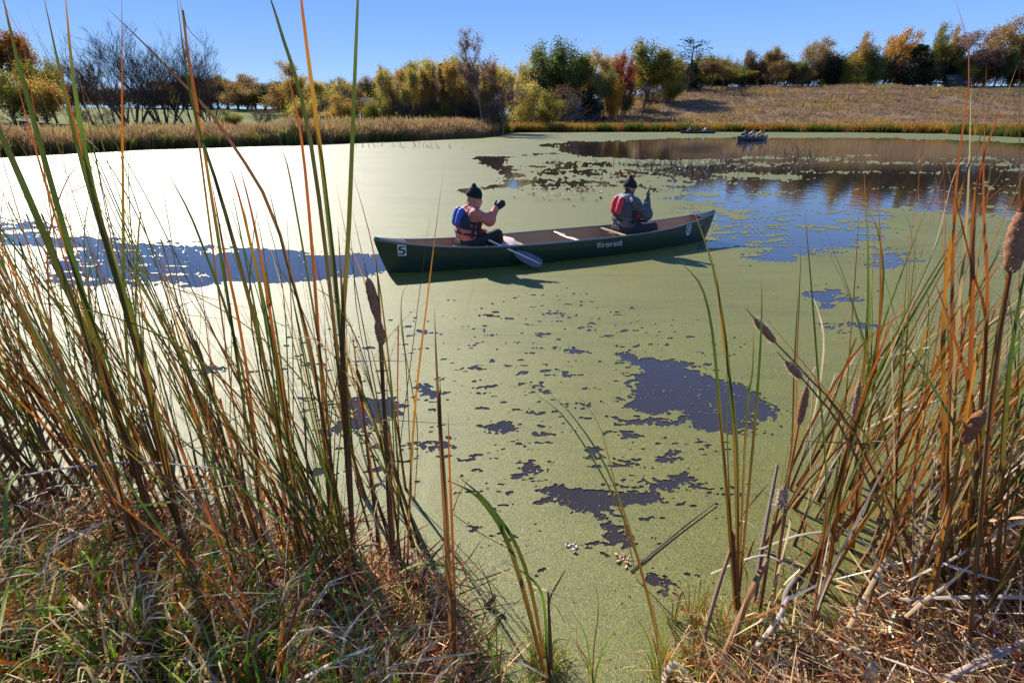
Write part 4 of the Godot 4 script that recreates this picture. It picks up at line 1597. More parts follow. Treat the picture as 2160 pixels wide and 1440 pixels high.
func person(called: String, label: String, where: Vector3, turn: float, J: Dictionary, look: Dictionary, cell: float, near: bool) -> Node3D:
	var t := thing(called, label, "person", where, turn)
	var head: Vector3 = J.head
	var face: Vector3 = (J.face as Vector3).normalized()
	var crown: Vector3 = (J.crown as Vector3).normalized()
	var ear := face.cross(crown).normalized()
	# the body: one continuous surface
	var b := Bag.new()
	var bones := trunk_bones(J)
	for s in ["r", "l"]:
		bones.append_array(arm_bones(J, s))
		bones.append_array(leg_bones(J, s))
		bones.append([J["an_" + s], J["toe_" + s], 0.036, 0.030])
		var hd: Vector3 = J["hdir_" + s]
		if not near:
			bones.append([J["ha_" + s], J["ha_" + s] + hd.normalized() * 0.10, 0.030, 0.032])
	bones.append([J.neck, head - crown * 0.03, 0.052, 0.055])
	var hb := [[head + crown * 0.035 - face * 0.015, head + crown * 0.03 + face * 0.012, 0.080, 0.076], [head - crown * 0.01, head - crown * 0.045 + face * 0.035, 0.068, 0.055], [head - crown * 0.085 + face * 0.06, head - crown * 0.095 + face * 0.066, 0.030, 0.026]]
	if not near:
		bones.append_array(hb)
	net(b, bones, cell, 45.0 if near else 30.0)
	if near:
		hb.append([head + crown * 0.012 + face * 0.086, head - crown * 0.026 + face * 0.104, 0.010, 0.014])
		hb.append([head - crown * 0.058 + face * 0.088 - ear * 0.018, head - crown * 0.058 + face * 0.088 + ear * 0.018, 0.010, 0.010])
		hb.append([head + crown * 0.028 + face * 0.074 - ear * 0.03, head + crown * 0.028 + face * 0.074 + ear * 0.03, 0.014, 0.014])
		for s in [-1.0, 1.0]:
			hb.append([head + ear * s * 0.078 + crown * 0.012, head + ear * s * 0.080 - crown * 0.024 + face * 0.006, 0.013, 0.009])
		hb.append([J.neck, head - crown * 0.03, 0.050, 0.053])
		net(b, hb, 0.007, 120.0)
		for s in ["r", "l"]:
			net(b, hand_bones(J["ha_" + s], J["hdir_" + s], J["hup_" + s], 1.0 if s == "r" else -1.0, J["curl_" + s]), 0.0045, 300.0)
	obj("body", b.mesh(), mat("skin_" + label.left(12), look.skin, 0.55), t)
	if near:
		for s in [-1.0, 1.0]:
			b = Bag.new()
			net(b, [[head + crown * 0.012 + face * 0.079 + ear * s * 0.031, head + crown * 0.012 + face * 0.081 + ear * s * 0.031, 0.011, 0.011]], 0.005, 200.0)
			obj("eye", b.mesh(), mat("eye", Color(0.02, 0.015, 0.012), 0.15), t)
		b = Bag.new()
		net(b, [[head - crown * 0.058 + face * 0.098 - ear * 0.018, head - crown * 0.058 + face * 0.098 + ear * 0.018, 0.0065, 0.0065]], 0.005, 200.0)
		obj("mouth", b.mesh(), mat("lips", Color(0.25, 0.08, 0.07), 0.5), t)
		b = Bag.new()
		var hair: Array = [[head - face * 0.045 + crown * 0.01, head - face * 0.06 - crown * 0.07, 0.050, 0.042]]
		if look.get("long_hair", false):
			hair.append([head - face * 0.05 - crown * 0.08 + ear * 0.03, J.neck - face * 0.03 - crown * 0.02 + ear * 0.08, 0.045, 0.03])
			hair.append([head - face * 0.045 + ear * 0.055, head - crown * 0.11 + ear * 0.065 - face * 0.02, 0.022, 0.018])
		net(b, hair, 0.009, 100.0, 0.004)
		obj("hair", b.mesh(), mat("hair_" + label.left(12), look.hair, 0.6), t)
	# clothes
	b = Bag.new()
	var jb := trunk_bones(J)
	jb.append_array(arm_bones(J, "r"))
	jb.append_array(arm_bones(J, "l"))
	jb.append([J.neck - crown * 0.02, J.neck + crown * 0.045, 0.055, 0.060])
	# folds at elbow and waist
	jb.append([J.el_r + Vector3(0, -0.01, 0), J.el_r + Vector3(0.01, 0.012, 0), 0.047, 0.045])
	jb.append([J.waist - face * 0.03 + J.side * 0.1, J.waist - face * 0.03 - J.side * 0.1, 0.085 * J.wide, 0.085 * J.wide])
	net(b, jb, cell, 55.0 if near else 30.0, 0.020)
	var jm := mat("jacket_" + label.left(16), look.jacket, 0.75)
	jm.normal_enabled = true
	jm.normal_texture = M.folds
	jm.normal_scale = 1.6
	jm.uv1_triplanar = true
	jm.uv1_scale = Vector3(2.2, 3.2, 2.2)
	obj("jacket", b.mesh(), jm, t)
	b = Bag.new()
	var tb := [[J.pelvis + J.side * 0.075, J.pelvis - J.side * 0.075, 0.118 * J.wide, 0.118 * J.wide]]
	tb.append_array(leg_bones(J, "r"))
	tb.append_array(leg_bones(J, "l"))
	net(b, tb, cell, 50.0 if near else 30.0, 0.012)
	obj("trousers", b.mesh(), mat("trousers_" + label.left(16), look.trousers, 0.8), t)
	if near:
		for s in ["r", "l"]:
			b = Bag.new()
			net(b, [[J["an_" + s], J["an_" + s] + (J["toe_" + s] - J["an_" + s]) * 0.3, 0.044, 0.044], [J["an_" + s], J["toe_" + s], 0.040, 0.036]], 0.012, 70.0, 0.008)
			obj("boot", b.mesh(), mat("boot", Color(0.02, 0.018, 0.016), 0.6), t)
			b = Bag.new()
			var gb := hand_bones(J["ha_" + s], J["hdir_" + s], J["hup_" + s], 1.0 if s == "r" else -1.0, J["curl_" + s])
			gb.append([J["ha_" + s] - J["hdir_" + s].normalized() * 0.03, J["ha_" + s] + J["hdir_" + s].normalized() * 0.02, 0.034, 0.030])
			net(b, gb, 0.0045, 260.0, 0.0035)
			obj("glove", b.mesh(), mat("glove", Color(0.018, 0.018, 0.02), 0.8), t)
	# the knitted hat
	b = Bag.new()
	var hat := [[head + crown * 0.055 - face * 0.02, head + crown * 0.06 + face * 0.012, 0.086, 0.080], [head + crown * 0.085 - face * 0.012, head + crown * 0.125 - face * 0.016, 0.072, 0.042]]
	net(b, hat, 0.009 if near else cell, 60.0 if near else 30.0, 0.010, [[-crown, -(head.dot(crown) + 0.036)]])
	var ho := obj("hat", b.mesh(), mat("hat_" + label.left(12), look.hat, 0.95), t)
	if near:
		b = Bag.new()
		ring(b, head + crown * 0.050 - face * 0.004, crown + face * 0.12, face, 0.108, 0.100, 0.024)
		obj("brim", b.mesh(), M["hat_" + label.left(12)], ho)
		b = Bag.new()
		net(b, [[head + crown * 0.176 - face * 0.018, head + crown * 0.186 - face * 0.02, 0.026, 0.026], [head + crown * 0.17 - face * 0.035, head + crown * 0.17 - face * 0.005, 0.018, 0.02]], 0.007, 150.0)
		obj("bobble", b.mesh(), M["hat_" + label.left(12)], ho)
	return t


func life_vest(t: Node3D, J: Dictionary, back: Color, lower: Color, front: Color, cell: float) -> void:
	# back cushion, lower back, front panels, shoulder straps and belts
	var f: Vector3 = J.front
	var up: Vector3 = (J.neck - J.pelvis).normalized()
	var tb := []
	var side: Vector3 = J.side
	for s in [-1.0, 1.0]:
		tb.append([J.waist + side * s * 0.075 * J.wide, J.chest + side * s * 0.085 * J.wide, 0.095 * J.wide, 0.100 * J.wide])
		tb.append([J.chest + side * s * 0.085 * J.wide, J.chest.lerp(J.neck, 0.75) + side * s * 0.07 * J.wide, 0.098 * J.wide, 0.06 * J.wide])
	var mid: Vector3 = J.chest
	var vest := Node3D.new()
	vest.name = "life_vest"
	t.add_child(vest, true)
	var b := Bag.new()
	net(b, tb, cell, 45.0, 0.058, [[f, f.dot(mid) - 0.055], [-up, -up.dot(mid) + 0.10], [up, up.dot(J.neck) + 0.0]])
	obj("back_panel", b.mesh(), mat("vest_lower", lower, 0.7), vest)
	# two puffed cushions high on the back
	b = Bag.new()
	for s in [-1.0, 1.0]:
		var c: Vector3 = J.chest.lerp(J.neck, 0.45) - f * 0.155 + side * s * 0.062
		net(b, [[c + up * 0.085 - f * 0.0, c - up * 0.075 - f * 0.012, 0.042, 0.052], [c + up * 0.03 + side * s * 0.028, c - up * 0.04 + side * s * 0.026, 0.045, 0.045]], cell, 60.0, 0.006)
	obj("back_cushion", b.mesh(), mat("vest_back", back, 0.6), vest)
	for s in [-1.0, 1.0]:
		b = Bag.new()
		net(b, tb, cell, 45.0, 0.052, [[-f, -f.dot(mid) - 0.055], [-up, -up.dot(mid) + 0.20], [up, up.dot(J.neck) - 0.10], [-side * s, -(side * s).dot(mid) - 0.02]])
		obj("front_panel", b.mesh(), mat("vest_front_" + str(front), front, 0.7), vest)
		b = Bag.new()
		var sh: Vector3 = J.chest.lerp(J.neck, 0.78) + side * s * 0.10
		b.tube(PackedVector3Array([sh - f * 0.13 - up * 0.05, sh - f * 0.05 + up * 0.055, sh + f * 0.06 + up * 0.035, sh + f * 0.13 - up * 0.09]), PackedFloat32Array([0.030, 0.030, 0.030, 0.030]), 8, PackedColorArray([Color.WHITE]), 0.6)
		obj("shoulder_strap", b.mesh(), M.vest_lower, vest)
	for d in [-0.005, -0.085, -0.165]:
		b = Bag.new()
		ring(b, J.chest + up * d, up, f, 0.163 * J.wide, 0.222 * J.wide, 0.015)
		obj("belt", b.mesh(), mat("belt", Color(0.012, 0.012, 0.014), 0.7), vest)
	for s in [-1.0, 1.0]:
		b = Bag.new()
		var p: Vector3 = J.chest + side * s * 0.226 * J.wide + f * 0.01
		b.box(p - up * 0.10, f * 0.017, up * 0.11, side * 0.005)
		obj("side_strap", b.mesh(), M.belt, vest)


func pose(extra: Dictionary) -> Dictionary:
	# sitting in a canoe, facing +x; z is the right-hand side
	var J := {
		side = Vector3(0, 0, 1), front = Vector3(1, 0.1, 0).normalized(), wide = 1.0, pelvis = Vector3(0, 0.33, 0), waist = Vector3(0.01, 0.47, 0), chest = Vector3(0.02, 0.62, 0), neck = Vector3(0.05, 0.79, 0), head = Vector3(0.085, 0.905, 0),
		face = Vector3(1, -0.05, 0), crown = Vector3(0.1, 1, 0),
		sh_r = Vector3(0.03, 0.735, 0.185), sh_l = Vector3(0.03, 0.735, -0.185), el_r = Vector3(0.12, 0.50, 0.25), el_l = Vector3(0.12, 0.50, -0.25), ha_r = Vector3(0.36, 0.44, 0.16), ha_l = Vector3(0.36, 0.44, -0.16),
		hdir_r = Vector3(1, -0.1, -0.4), hdir_l = Vector3(1, -0.1, 0.4), hup_r = Vector3(0, 1, 0), hup_l = Vector3(0, 1, 0), curl_r = 0.35, curl_l = 0.35,
		hip_r = Vector3(0.03, 0.31, 0.10), hip_l = Vector3(0.03, 0.31, -0.10), kn_r = Vector3(0.42, 0.36, 0.13), kn_l = Vector3(0.43, 0.34, -0.13), an_r = Vector3(0.60, 0.0, 0.12), an_l = Vector3(0.66, 0.0, -0.12), toe_r = Vector3(0.76, -0.01, 0.13), toe_l = Vector3(0.82, -0.01, -0.13),
	}
	J.merge(extra, true)
	return J


func build_people() -> void:
	var basis := Basis(Vector3.UP, canoe_turn)
	# the stern paddler: coral jacket, right arm stretched out ahead
	var J := pose({chest = Vector3(0.035, 0.615, 0), neck = Vector3(0.085, 0.775, 0), head = Vector3(0.13, 0.895, 0.0), face = Vector3(1, -0.12, 0.25), crown = Vector3(0.12, 1, 0), sh_r = Vector3(0.09, 0.71, 0.175), sh_l = Vector3(0.07, 0.71, -0.185), el_r = Vector3(0.25, 0.645, 0.25), ha_r = Vector3(0.37, 0.77, 0.17), hdir_r = Vector3(0.75, 0.45, -0.1), hup_r = Vector3(-0.3, 0.5, 0.8), curl_r = 0.12, el_l = Vector3(0.17, 0.48, -0.23), ha_l = Vector3(0.33, 0.40, -0.02), hdir_l = Vector3(0.6, -0.3, 0.6), curl_l = 0.6, kn_r = Vector3(0.40, 0.42, 0.14), an_r = Vector3(0.55, -0.02, 0.14), toe_r = Vector3(0.72, -0.03, 0.15)})
	var t := person("person", "person in coral jacket and black bobble hat reaching out in the green canoe's stern", canoe_mid + basis * Vector3(-1.58, 0.0, 0.0), canoe_turn, J, {skin = Color(0.42, 0.22, 0.15), hair = Color(0.36, 0.22, 0.10), jacket = Color(0.56, 0.15, 0.11), trousers = Color(0.012, 0.012, 0.014), hat = Color(0.010, 0.010, 0.012), long_hair = true}, 0.014, true)
	life_vest(t, J, Color(0.035, 0.075, 0.36), Color(0.014, 0.018, 0.035), Color(0.018, 0.026, 0.075), 0.014)
	# the bow paddler: grey jacket, forearm raised
	J = pose({wide = 1.06, chest = Vector3(0.02, 0.62, 0), neck = Vector3(0.04, 0.79, 0), head = Vector3(0.075, 0.905, -0.01), face = Vector3(1, -0.05, -0.45), crown = Vector3(0.08, 1, -0.03), sh_r = Vector3(0.04, 0.73, 0.195), sh_l = Vector3(0.03, 0.73, -0.195), el_r = Vector3(0.24, 0.55, 0.26), ha_r = Vector3(0.28, 0.77, 0.17), hdir_r = Vector3(0.05, 1.0, -0.15), hup_r = Vector3(0.8, 0.1, 0.4), curl_r = 0.3, ha_l = Vector3(0.36, 0.46, -0.10), kn_r = Vector3(0.45, 0.335, 0.14), kn_l = Vector3(0.46, 0.345, -0.12), an_r = Vector3(0.70, 0.02, 0.12), toe_r = Vector3(0.86, 0.04, 0.13)})
	t = person("person", "person in dark grey jacket and red life vest, hand raised, in the green canoe's bow", canoe_mid + basis * Vector3(1.02, 0.0, 0.0), canoe_turn, J, {skin = Color(0.36, 0.19, 0.13), hair = Color(0.02, 0.015, 0.012), jacket = Color(0.075, 0.082, 0.098), trousers = Color(0.014, 0.015, 0.022), hat = Color(0.008, 0.008, 0.010)}, 0.014, true)
	life_vest(t, J, Color(0.50, 0.022, 0.045), Color(0.05, 0.055, 0.065), Color(0.42, 0.02, 0.03), 0.014)
	# the grey hood lying on the shoulders
	var b := Bag.new()
	net(b, [[J.neck + Vector3(-0.07, 0.01, -0.08), J.neck + Vector3(-0.09, -0.01, 0.06), 0.05, 0.05], [J.neck + Vector3(-0.03, 0.03, 0.09), J.neck + Vector3(-0.08, 0.0, 0.05), 0.035, 0.045]], 0.012, 60.0)
	obj("hood", b.mesh(), mat("hood", Color(0.22, 0.23, 0.25), 0.85), t)
	# the far paddlers
	var far := [
		[at(1588, 296), 214.0, 1.25, "paddler with a dark top at the near end of the end on far canoe", Color(0.04, 0.045, 0.06), Color(0.02, 0.02, 0.02)],
		[at(1588, 296), 214.0, 0.05, "middle paddler with a pale vest in the end on far canoe", Color(0.24, 0.22, 0.21), Color(0.06, 0.04, 0.03)],
		[at(1588, 296), 214.0, -1.35, "paddler with a yellow vest at the far end of the end on far canoe", Color(0.26, 0.24, 0.05), Color(0.02, 0.02, 0.02)],
		[at(1472, 281.5), 176.0, -1.1, "paddler with a grey top at the right end of the farthest canoe", Color(0.25, 0.27, 0.26), Color(0.03, 0.03, 0.03)],
		[at(1472, 281.5), 176.0, 1.1, "paddler in dark blue at the left end of the farthest canoe", Color(0.03, 0.04, 0.09), Color(0.02, 0.02, 0.03)],
	]
	for f in far:
		var turn: float = deg_to_rad(f[1])
		person("person", f[3], f[0] + Basis(Vector3.UP, turn) * Vector3(f[2], 0, 0), turn, pose({ha_r = Vector3(0.42, 0.5, 0.28), el_r = Vector3(0.2, 0.55, 0.28)}), {skin = Color(0.36, 0.2, 0.14), jacket = f[4], trousers = Color(0.02, 0.02, 0.025), hat = f[5]}, 0.034, false)


# ---------------------------------------------------------------- things adrift
func build_floating() -> void:
	# brown leaves adrift behind the canoe
	var protos := []
	for k in 4:
		var b := Bag.new()
		var rows := []
		for i in 6:
			var u := i / 5.0
			var w := 0.5 * sin(clampf(u, 0.03, 1.0) * PI) * (1.0 + 0.25 * sin(u * 17.0 + k))
			var r := []
			for j in 5:
				var q := lerpf(-1.0, 1.0, j / 4.0)
				r.append(Vector3(u - 0.5, 0.18 * q * q * (0.6 + 0.4 * sin(k * 2.0 + u * 5.0)) + 0.22 * u * u * (k % 2), q * w * 0.62))
			rows.append(r)
		b.loft(rows)
		protos.append(b.mesh())
	var cols := [Color(0.30, 0.15, 0.06), Color(0.20, 0.09, 0.04), Color(0.42, 0.27, 0.13), Color(0.14, 0.08, 0.05)]
	for k in 4:
		mat("drift_leaf_" + str(k), cols[k], 0.6, false, Color(0.3, 0.25, 0.15))
	for k in 64:
		var c := Vector2(1228, 404) if k < 26 else Vector2(1190, 410)
		var p := at(c.x + rng.randfn() * (13.0 if k < 26 else 38.0), c.y + rng.randfn() * (4.5 if k < 26 else 9.0))
		var s := rng.randf_range(0.07, 0.15)
		var o := obj("fallen_leaf", protos[k % 4], M["drift_leaf_" + str(rng.randi() % 4)])
		o.transform = Transform3D(Basis(Vector3.UP, rng.randf() * TAU).rotated(Vector3.RIGHT, rng.randf_range(-0.5, 0.5)).scaled(Vector3(s, s, s)), p + Vector3(0, 0.02, 0))
		tag(o, "brown fallen leaf afloat in the cluster behind the green canoe", "leaf", "leaves afloat behind the canoe")
	for k in 26:
		var c: Vector2 = [Vector2(1207, 1156), Vector2(1308, 1180), Vector2(1330, 1188)][k % 3]
		var p := at(c.x + rng.randfn() * 9.0, c.y + rng.randfn() * 5.0)
		var s := rng.randf_range(0.014, 0.030)
		var o := obj("fallen_leaf", protos[k % 4], M.drift_leaf_2 if k % 3 else mat("pale_petal", Color(0.5, 0.38, 0.34), 0.7))
		o.transform = Transform3D(Basis(Vector3.UP, rng.randf() * TAU).rotated(Vector3.RIGHT, rng.randf_range(-0.5, 0.5)).scaled(Vector3(s, s, s)), p + Vector3(0, 0.010, 0))
		tag(o, "tiny pale leaf scrap afloat beside the lower dark hole in the duckweed", "leaf", "pale leaf scraps near the bank")
	# drowned shrubs whose twigs stand out of the water
	var shrubs := [[1420, 352, 1.5, 30, 0.50], [1470, 362, 2.0, 46, 0.55], [1440, 370, 1.2, 26, 0.4], [1500, 352, 1.6, 24, 0.6], [1535, 342, 1.2, 16, 0.7], [1660, 336, 1.8, 30, 0.8], [1610, 332, 1.0, 12, 0.7], [1370, 362, 0.9, 9, 0.5], [1345, 352, 0.8, 8, 0.6], [1290, 352, 0.8, 6, 0.7], [1560, 360, 1.0, 10, 0.55], [1700, 330, 1.2, 16, 0.9], [780, 310, 1.6, 10, 0.5], [860, 312, 2.2, 14, 0.6], [930, 314, 1.4, 8, 0.5], [1180, 345, 0.7, 5, 0.4]]
	var names := ["leftmost dark shrub of the drowned brush pile behind the bow paddler", "largest dark brush pile in the water behind the bow paddler", "low dark twigs in front of the largest brush pile", "dark twigs at the back of the brush pile", "thin twigs right of the brush pile", "twiggy drowned shrub in the open water before the end on canoe", "small twigs left of the twiggy drowned shrub", "thin twigs in the water just left of the brush pile", "sparse twigs above the bow paddler's hat", "few twigs left of the bow paddler's hat", "small twigs right below the brush pile", "sparse twigs right of the twiggy drowned shrub", "few dark sticks in the duckweed below the left end of the yellow grove", "row of dark sticks in the duckweed before the reed bed", "few dark sticks near the end of the reed bed", "small twigs above the drifting leaves"]
	for k in shrubs.size():
		var s: Array = shrubs[k]
		var p := at(s[0], s[1])
		var t := thing("drowned_shrub", names[k], "shrub", p)
		var b := Bag.new()
		for j in int(s[3]):
			var root := Vector3(rng.randfn() * s[2] * 0.42, -0.05, rng.randfn() * s[2] * 0.5)
			var h: float = float(s[4]) * rng.randf_range(0.35, 1.0)
			var lean := Vector3(rng.randfn() * 0.45, 0, rng.randfn() * 0.3) * h
			var m := root + Vector3(0, h * 0.5, 0) + lean * 0.4
			var e := root + Vector3(0, h, 0) + lean
			b.tube(PackedVector3Array([root, m, e]), PackedFloat32Array([0.016, 0.012, 0.005]), 4, PackedColorArray([Color.WHITE]), 1.0, false)
			if j % 2:
				b.tube(PackedVector3Array([m, m + Vector3(rng.randfn() * 0.2, h * 0.35, rng.randfn() * 0.2)]), PackedFloat32Array([0.009, 0.004]), 3, PackedColorArray([Color.WHITE]), 1.0, false)
		obj("twigs", b.mesh(), mat("wet_twig", Color(0.05, 0.036, 0.03), 0.7), t).set_meta("kind", "stuff")
		if k < 5 or k == 5:
			var lb := Bag.new()
			for j in int(s[3] * 0.8):
				leaf_face(lb, rng, Vector3(rng.randfn() * s[2] * 0.4, rng.randf_range(0.02, 0.2), rng.randfn() * s[2] * 0.45), rng.randf_range(0.06, 0.14))
			obj("dead_leaves", lb.mesh(), mat("bleached_leaf", Color(0.30, 0.26, 0.18), 0.7, true), t)


# ---------------------------------------------------------------- cattails
func pal(name_: String) -> Array:
	match name_:
		"green":
			return [[0.0, Color(0.30, 0.13, 0.04)], [0.25, Color(0.22, 0.12, 0.03)], [0.45, Color(0.075, 0.125, 0.022)], [0.8, Color(0.10, 0.135, 0.028)], [0.93, Color(0.34, 0.14, 0.02)], [1.0, Color(0.40, 0.26, 0.13)]]
		"dark":
			return [[0.0, Color(0.26, 0.11, 0.035)], [0.28, Color(0.15, 0.085, 0.025)], [0.6, Color(0.06, 0.085, 0.02)], [0.9, Color(0.09, 0.10, 0.025)], [1.0, Color(0.30, 0.15, 0.05)]]
		"mixed":
			return [[0.0, Color(0.28, 0.12, 0.04)], [0.25, Color(0.13, 0.115, 0.025)], [0.5, Color(0.09, 0.12, 0.022)], [0.62, Color(0.38, 0.20, 0.025)], [0.8, Color(0.42, 0.10, 0.015)], [1.0, Color(0.24, 0.07, 0.03)]]
		"rust":
			return [[0.0, Color(0.30, 0.14, 0.05)], [0.3, Color(0.27, 0.085, 0.025)], [0.6, Color(0.36, 0.10, 0.018)], [0.85, Color(0.28, 0.075, 0.03)], [1.0, Color(0.38, 0.25, 0.15)]]
		"orange":
			return [[0.0, Color(0.24, 0.12, 0.05)], [0.35, Color(0.40, 0.17, 0.03)], [0.6, Color(0.50, 0.20, 0.02)], [0.8, Color(0.20, 0.12, 0.04)], [1.0, Color(0.14, 0.10, 0.06)]]
		"brown":
			return [[0.0, Color(0.22, 0.12, 0.06)], [0.4, Color(0.19, 0.085, 0.035)], [0.8, Color(0.12, 0.07, 0.035)], [1.0, Color(0.10, 0.065, 0.04)]]
		"straw":
			return [[0.0, Color(0.48, 0.30, 0.15)], [0.5, Color(0.56, 0.39, 0.23)], [1.0, Color(0.62, 0.49, 0.34)]]
		"bleached":
			return [[0.0, Color(0.52, 0.40, 0.29)], [0.5, Color(0.64, 0.54, 0.44)], [1.0, Color(0.68, 0.60, 0.52)]]
		"lime":
			return [[0.0, Color(0.18, 0.18, 0.04)], [0.4, Color(0.13, 0.23, 0.025)], [0.85, Color(0.21, 0.29, 0.035)], [1.0, Color(0.42, 0.32, 0.10)]]
	return [[0.0, Color(0.2, 0.2, 0.2)], [1.0, Color(0.2, 0.2, 0.2)]]


func pal_at(p: Array, t: float) -> Color:
	for k in p.size() - 1:
		if t <= p[k + 1][0]:
			return (p[k][1] as Color).lerp(p[k + 1][1], (t - p[k][0]) / (p[k + 1][0] - p[k][0]))
	return p[p.size() - 1][1]


func spline(pts: Array, n: int) -> PackedVector3Array:
	var out := PackedVector3Array()
	var m := pts.size()
	for k in n + 1:
		var f := float(k) / n * (m - 1)
		var i := mini(int(f), m - 2)
		var t := f - i
		var p1: Vector3 = pts[i]
		var p2: Vector3 = pts[i + 1]
		var p0: Vector3 = pts[i - 1] if i > 0 else p1 * 2.0 - p2
		var p3: Vector3 = pts[i + 2] if i + 2 < m else p2 * 2.0 - p1
		out.push_back(p1.cubic_interpolate(p2, p0, p3, t))
	return out


func ribbon(b: Bag, pts: Array, w: float, p: Array, shade: float, roll: float, n := 14, blunt := 0.0) -> void:
	# a cattail leaf: a long strap, creased along its middle, turning a little as it rises
	var s := spline(pts, n)
	var start := b.v.size()
	var ref := Vector3(cos(roll), 0.0, sin(roll))
	var spots := rng.randf() * 100.0
	for k in n + 1:
		var t := float(k) / n
		var d := (s[mini(k + 1, n)] - s[maxi(k - 1, 0)]).normalized()
		var side := (ref - d * ref.dot(d)).normalized()
		side = side.rotated(d, 0.9 * t)
		var up := side.cross(d).normalized()
		var ww := w * 0.5 * ((0.85 + 0.15 * sin(minf(t * 3.0, 1.5))) * (1.0 - pow(t, 3.0) * (1.0 - blunt)) + 0.0006)
		var c := pal_at(p, t)
		var m := shade * (1.0 + 0.34 * fine_noise.get_noise_2d(spots + t * 9.0, spots))
		c = Color(c.r * m, c.g * m, c.b * m)
		b.put(s[k] - side * ww, (up - side * 0.45).normalized(), c)
		b.put(s[k] + up * ww * -0.28, up, c * 0.92)
		b.put(s[k] + side * ww, (up + side * 0.45).normalized(), c)
	for k in n:
		for j in 2:
			var q := start + k * 3 + j
			b.i.append_array(PackedInt32Array([q, q + 1, q + 4, q, q + 4, q + 3]))
	# make the faces agree with the normals
	var f0 := b.i.size() - n * 12
	for k in range(f0, b.i.size(), 3):
		var a := b.i[k]
		var e := b.i[k + 1]
		var g := b.i[k + 2]
		if (b.v[g] - b.v[a]).cross(b.v[e] - b.v[a]).dot(b.n[a] + b.n[e] + b.n[g]) < 0.0:
			b.i[k + 1] = g
			b.i[k + 2] = e


func add_leaf(parent: Node3D, pts: Array, w: float, palette: String, roll: float, blunt := 0.0, shade := -1.0) -> void:
	var b := Bag.new()
	var local := []
	for p in pts:
		local.append(p - parent.position)
	ribbon(b, local, w, pal(palette), shade if shade > 0.0 else rng.randf_range(0.75, 1.2), roll, 14, blunt)
	obj("leaf", b.mesh(), M.leaf, parent)


func add_sheath(parent: Node3D, root: Vector3, dir: Vector3, h: float, r: float) -> void:
	var b := Bag.new()
	var c := jit(Color(0.24, 0.115, 0.045), 0.25)
	b.tube(PackedVector3Array([root - dir * 0.06 - parent.position, root + dir * h * 0.5 - parent.position, root + dir * h - parent.position]), PackedFloat32Array([r, r * 0.9, r * 0.45]), 7, PackedColorArray([c, c * 0.9, c * 0.75]), 0.7)
	obj("sheath", b.mesh(), M.dry, parent)


func add_head(parent: Node3D, stem: Array, from: Vector3, to: Vector3, r: float, fluffy := 0.0) -> void:
	var b := Bag.new()
	var local := []
	for p in stem:
		local.append(p - parent.position)
	local.append(from - parent.position)
	var s := spline(local, 10)
	var rr := PackedFloat32Array()
	for k in s.size():
		rr.push_back(lerpf(0.0055, 0.003, float(k) / (s.size() - 1)))
	b.tube(s, rr, 6, PackedColorArray([jit(Color(0.20, 0.12, 0.04), 0.3)]))
	obj("stem", b.mesh(), M.dry, parent)
	b = Bag.new()
	var rows := []
	var ax := (to - from)
	var d := ax.normalized()
	var x := d.cross(Vector3(0.3, 0.1, 0.95)).normalized()
	var y := d.cross(x)
	var n := 22
	var m := 16
	for k in n + 1:
		var t := float(k) / n
		var prof := pow(sin(clampf(t, 0.012, 0.988) * PI), 0.28)
		var row := []
		for j in m + 1:
			var a := TAU * j / m
			var q := Vector3(cos(a), sin(a), t * 6.0)
			var rad := r * prof * (1.0 + (0.045 + 0.20 * fluffy) * fine_noise.get_noise_3d(q.x * 1.6 + from.x * 40.0, q.y * 1.6, q.z * 1.6) + 0.06 * fine_noise.get_noise_3d(q.x * 9.0, q.y * 9.0, q.z * 8.0))
			row.append(from - parent.position + ax * t + (x * cos(a) + y * sin(a)) * rad)
		rows.append(row)
	b.loft(rows, Color.WHITE, from - parent.position + ax * 0.5)
	for k in b.c.size():
		var g := 1.0 + 0.45 * fine_noise.get_noise_3d(b.v[k].x * 160.0, b.v[k].y * 90.0, b.v[k].z * 160.0)
		var c := Color(0.21, 0.085, 0.036).lerp(Color(0.42, 0.24, 0.17), fluffy * 0.8)
		b.c[k] = Color(c.r * g, c.g * g, c.b * g)
	var h := obj("seed_head", b.mesh(), M.head, parent)
	# loose down standing off the head
	b = Bag.new()
	for k in int(60 + 260 * fluffy):
		var t := rng.randf()
		var a := rng.randf() * TAU
		var o := x * cos(a) + y * sin(a)
		var p := from - parent.position + ax * t + o * r * 0.9
		var e: Vector3 = p + (o + rand3(rng) * 0.6).normalized() * r * rng.randf_range(0.15, 0.35 + 0.9 * fluffy)
		var s2 := d.cross(o) * 0.0009
		b.quad(p - s2, p + s2, e + s2 * 0.3, e - s2 * 0.3, Color(0.30, 0.19, 0.13).lerp(Color(0.6, 0.5, 0.42), rng.randf() * (0.3 + fluffy)))
	obj("down", b.mesh(), M.dry, h)
	b = Bag.new()
	b.tube(PackedVector3Array([to - parent.position - d * 0.01, to - parent.position + d * 0.06]), PackedFloat32Array([0.003, 0.001]), 5, PackedColorArray([Color(0.2, 0.14, 0.08)]))
	obj("spike", b.mesh(), M.dry, parent)


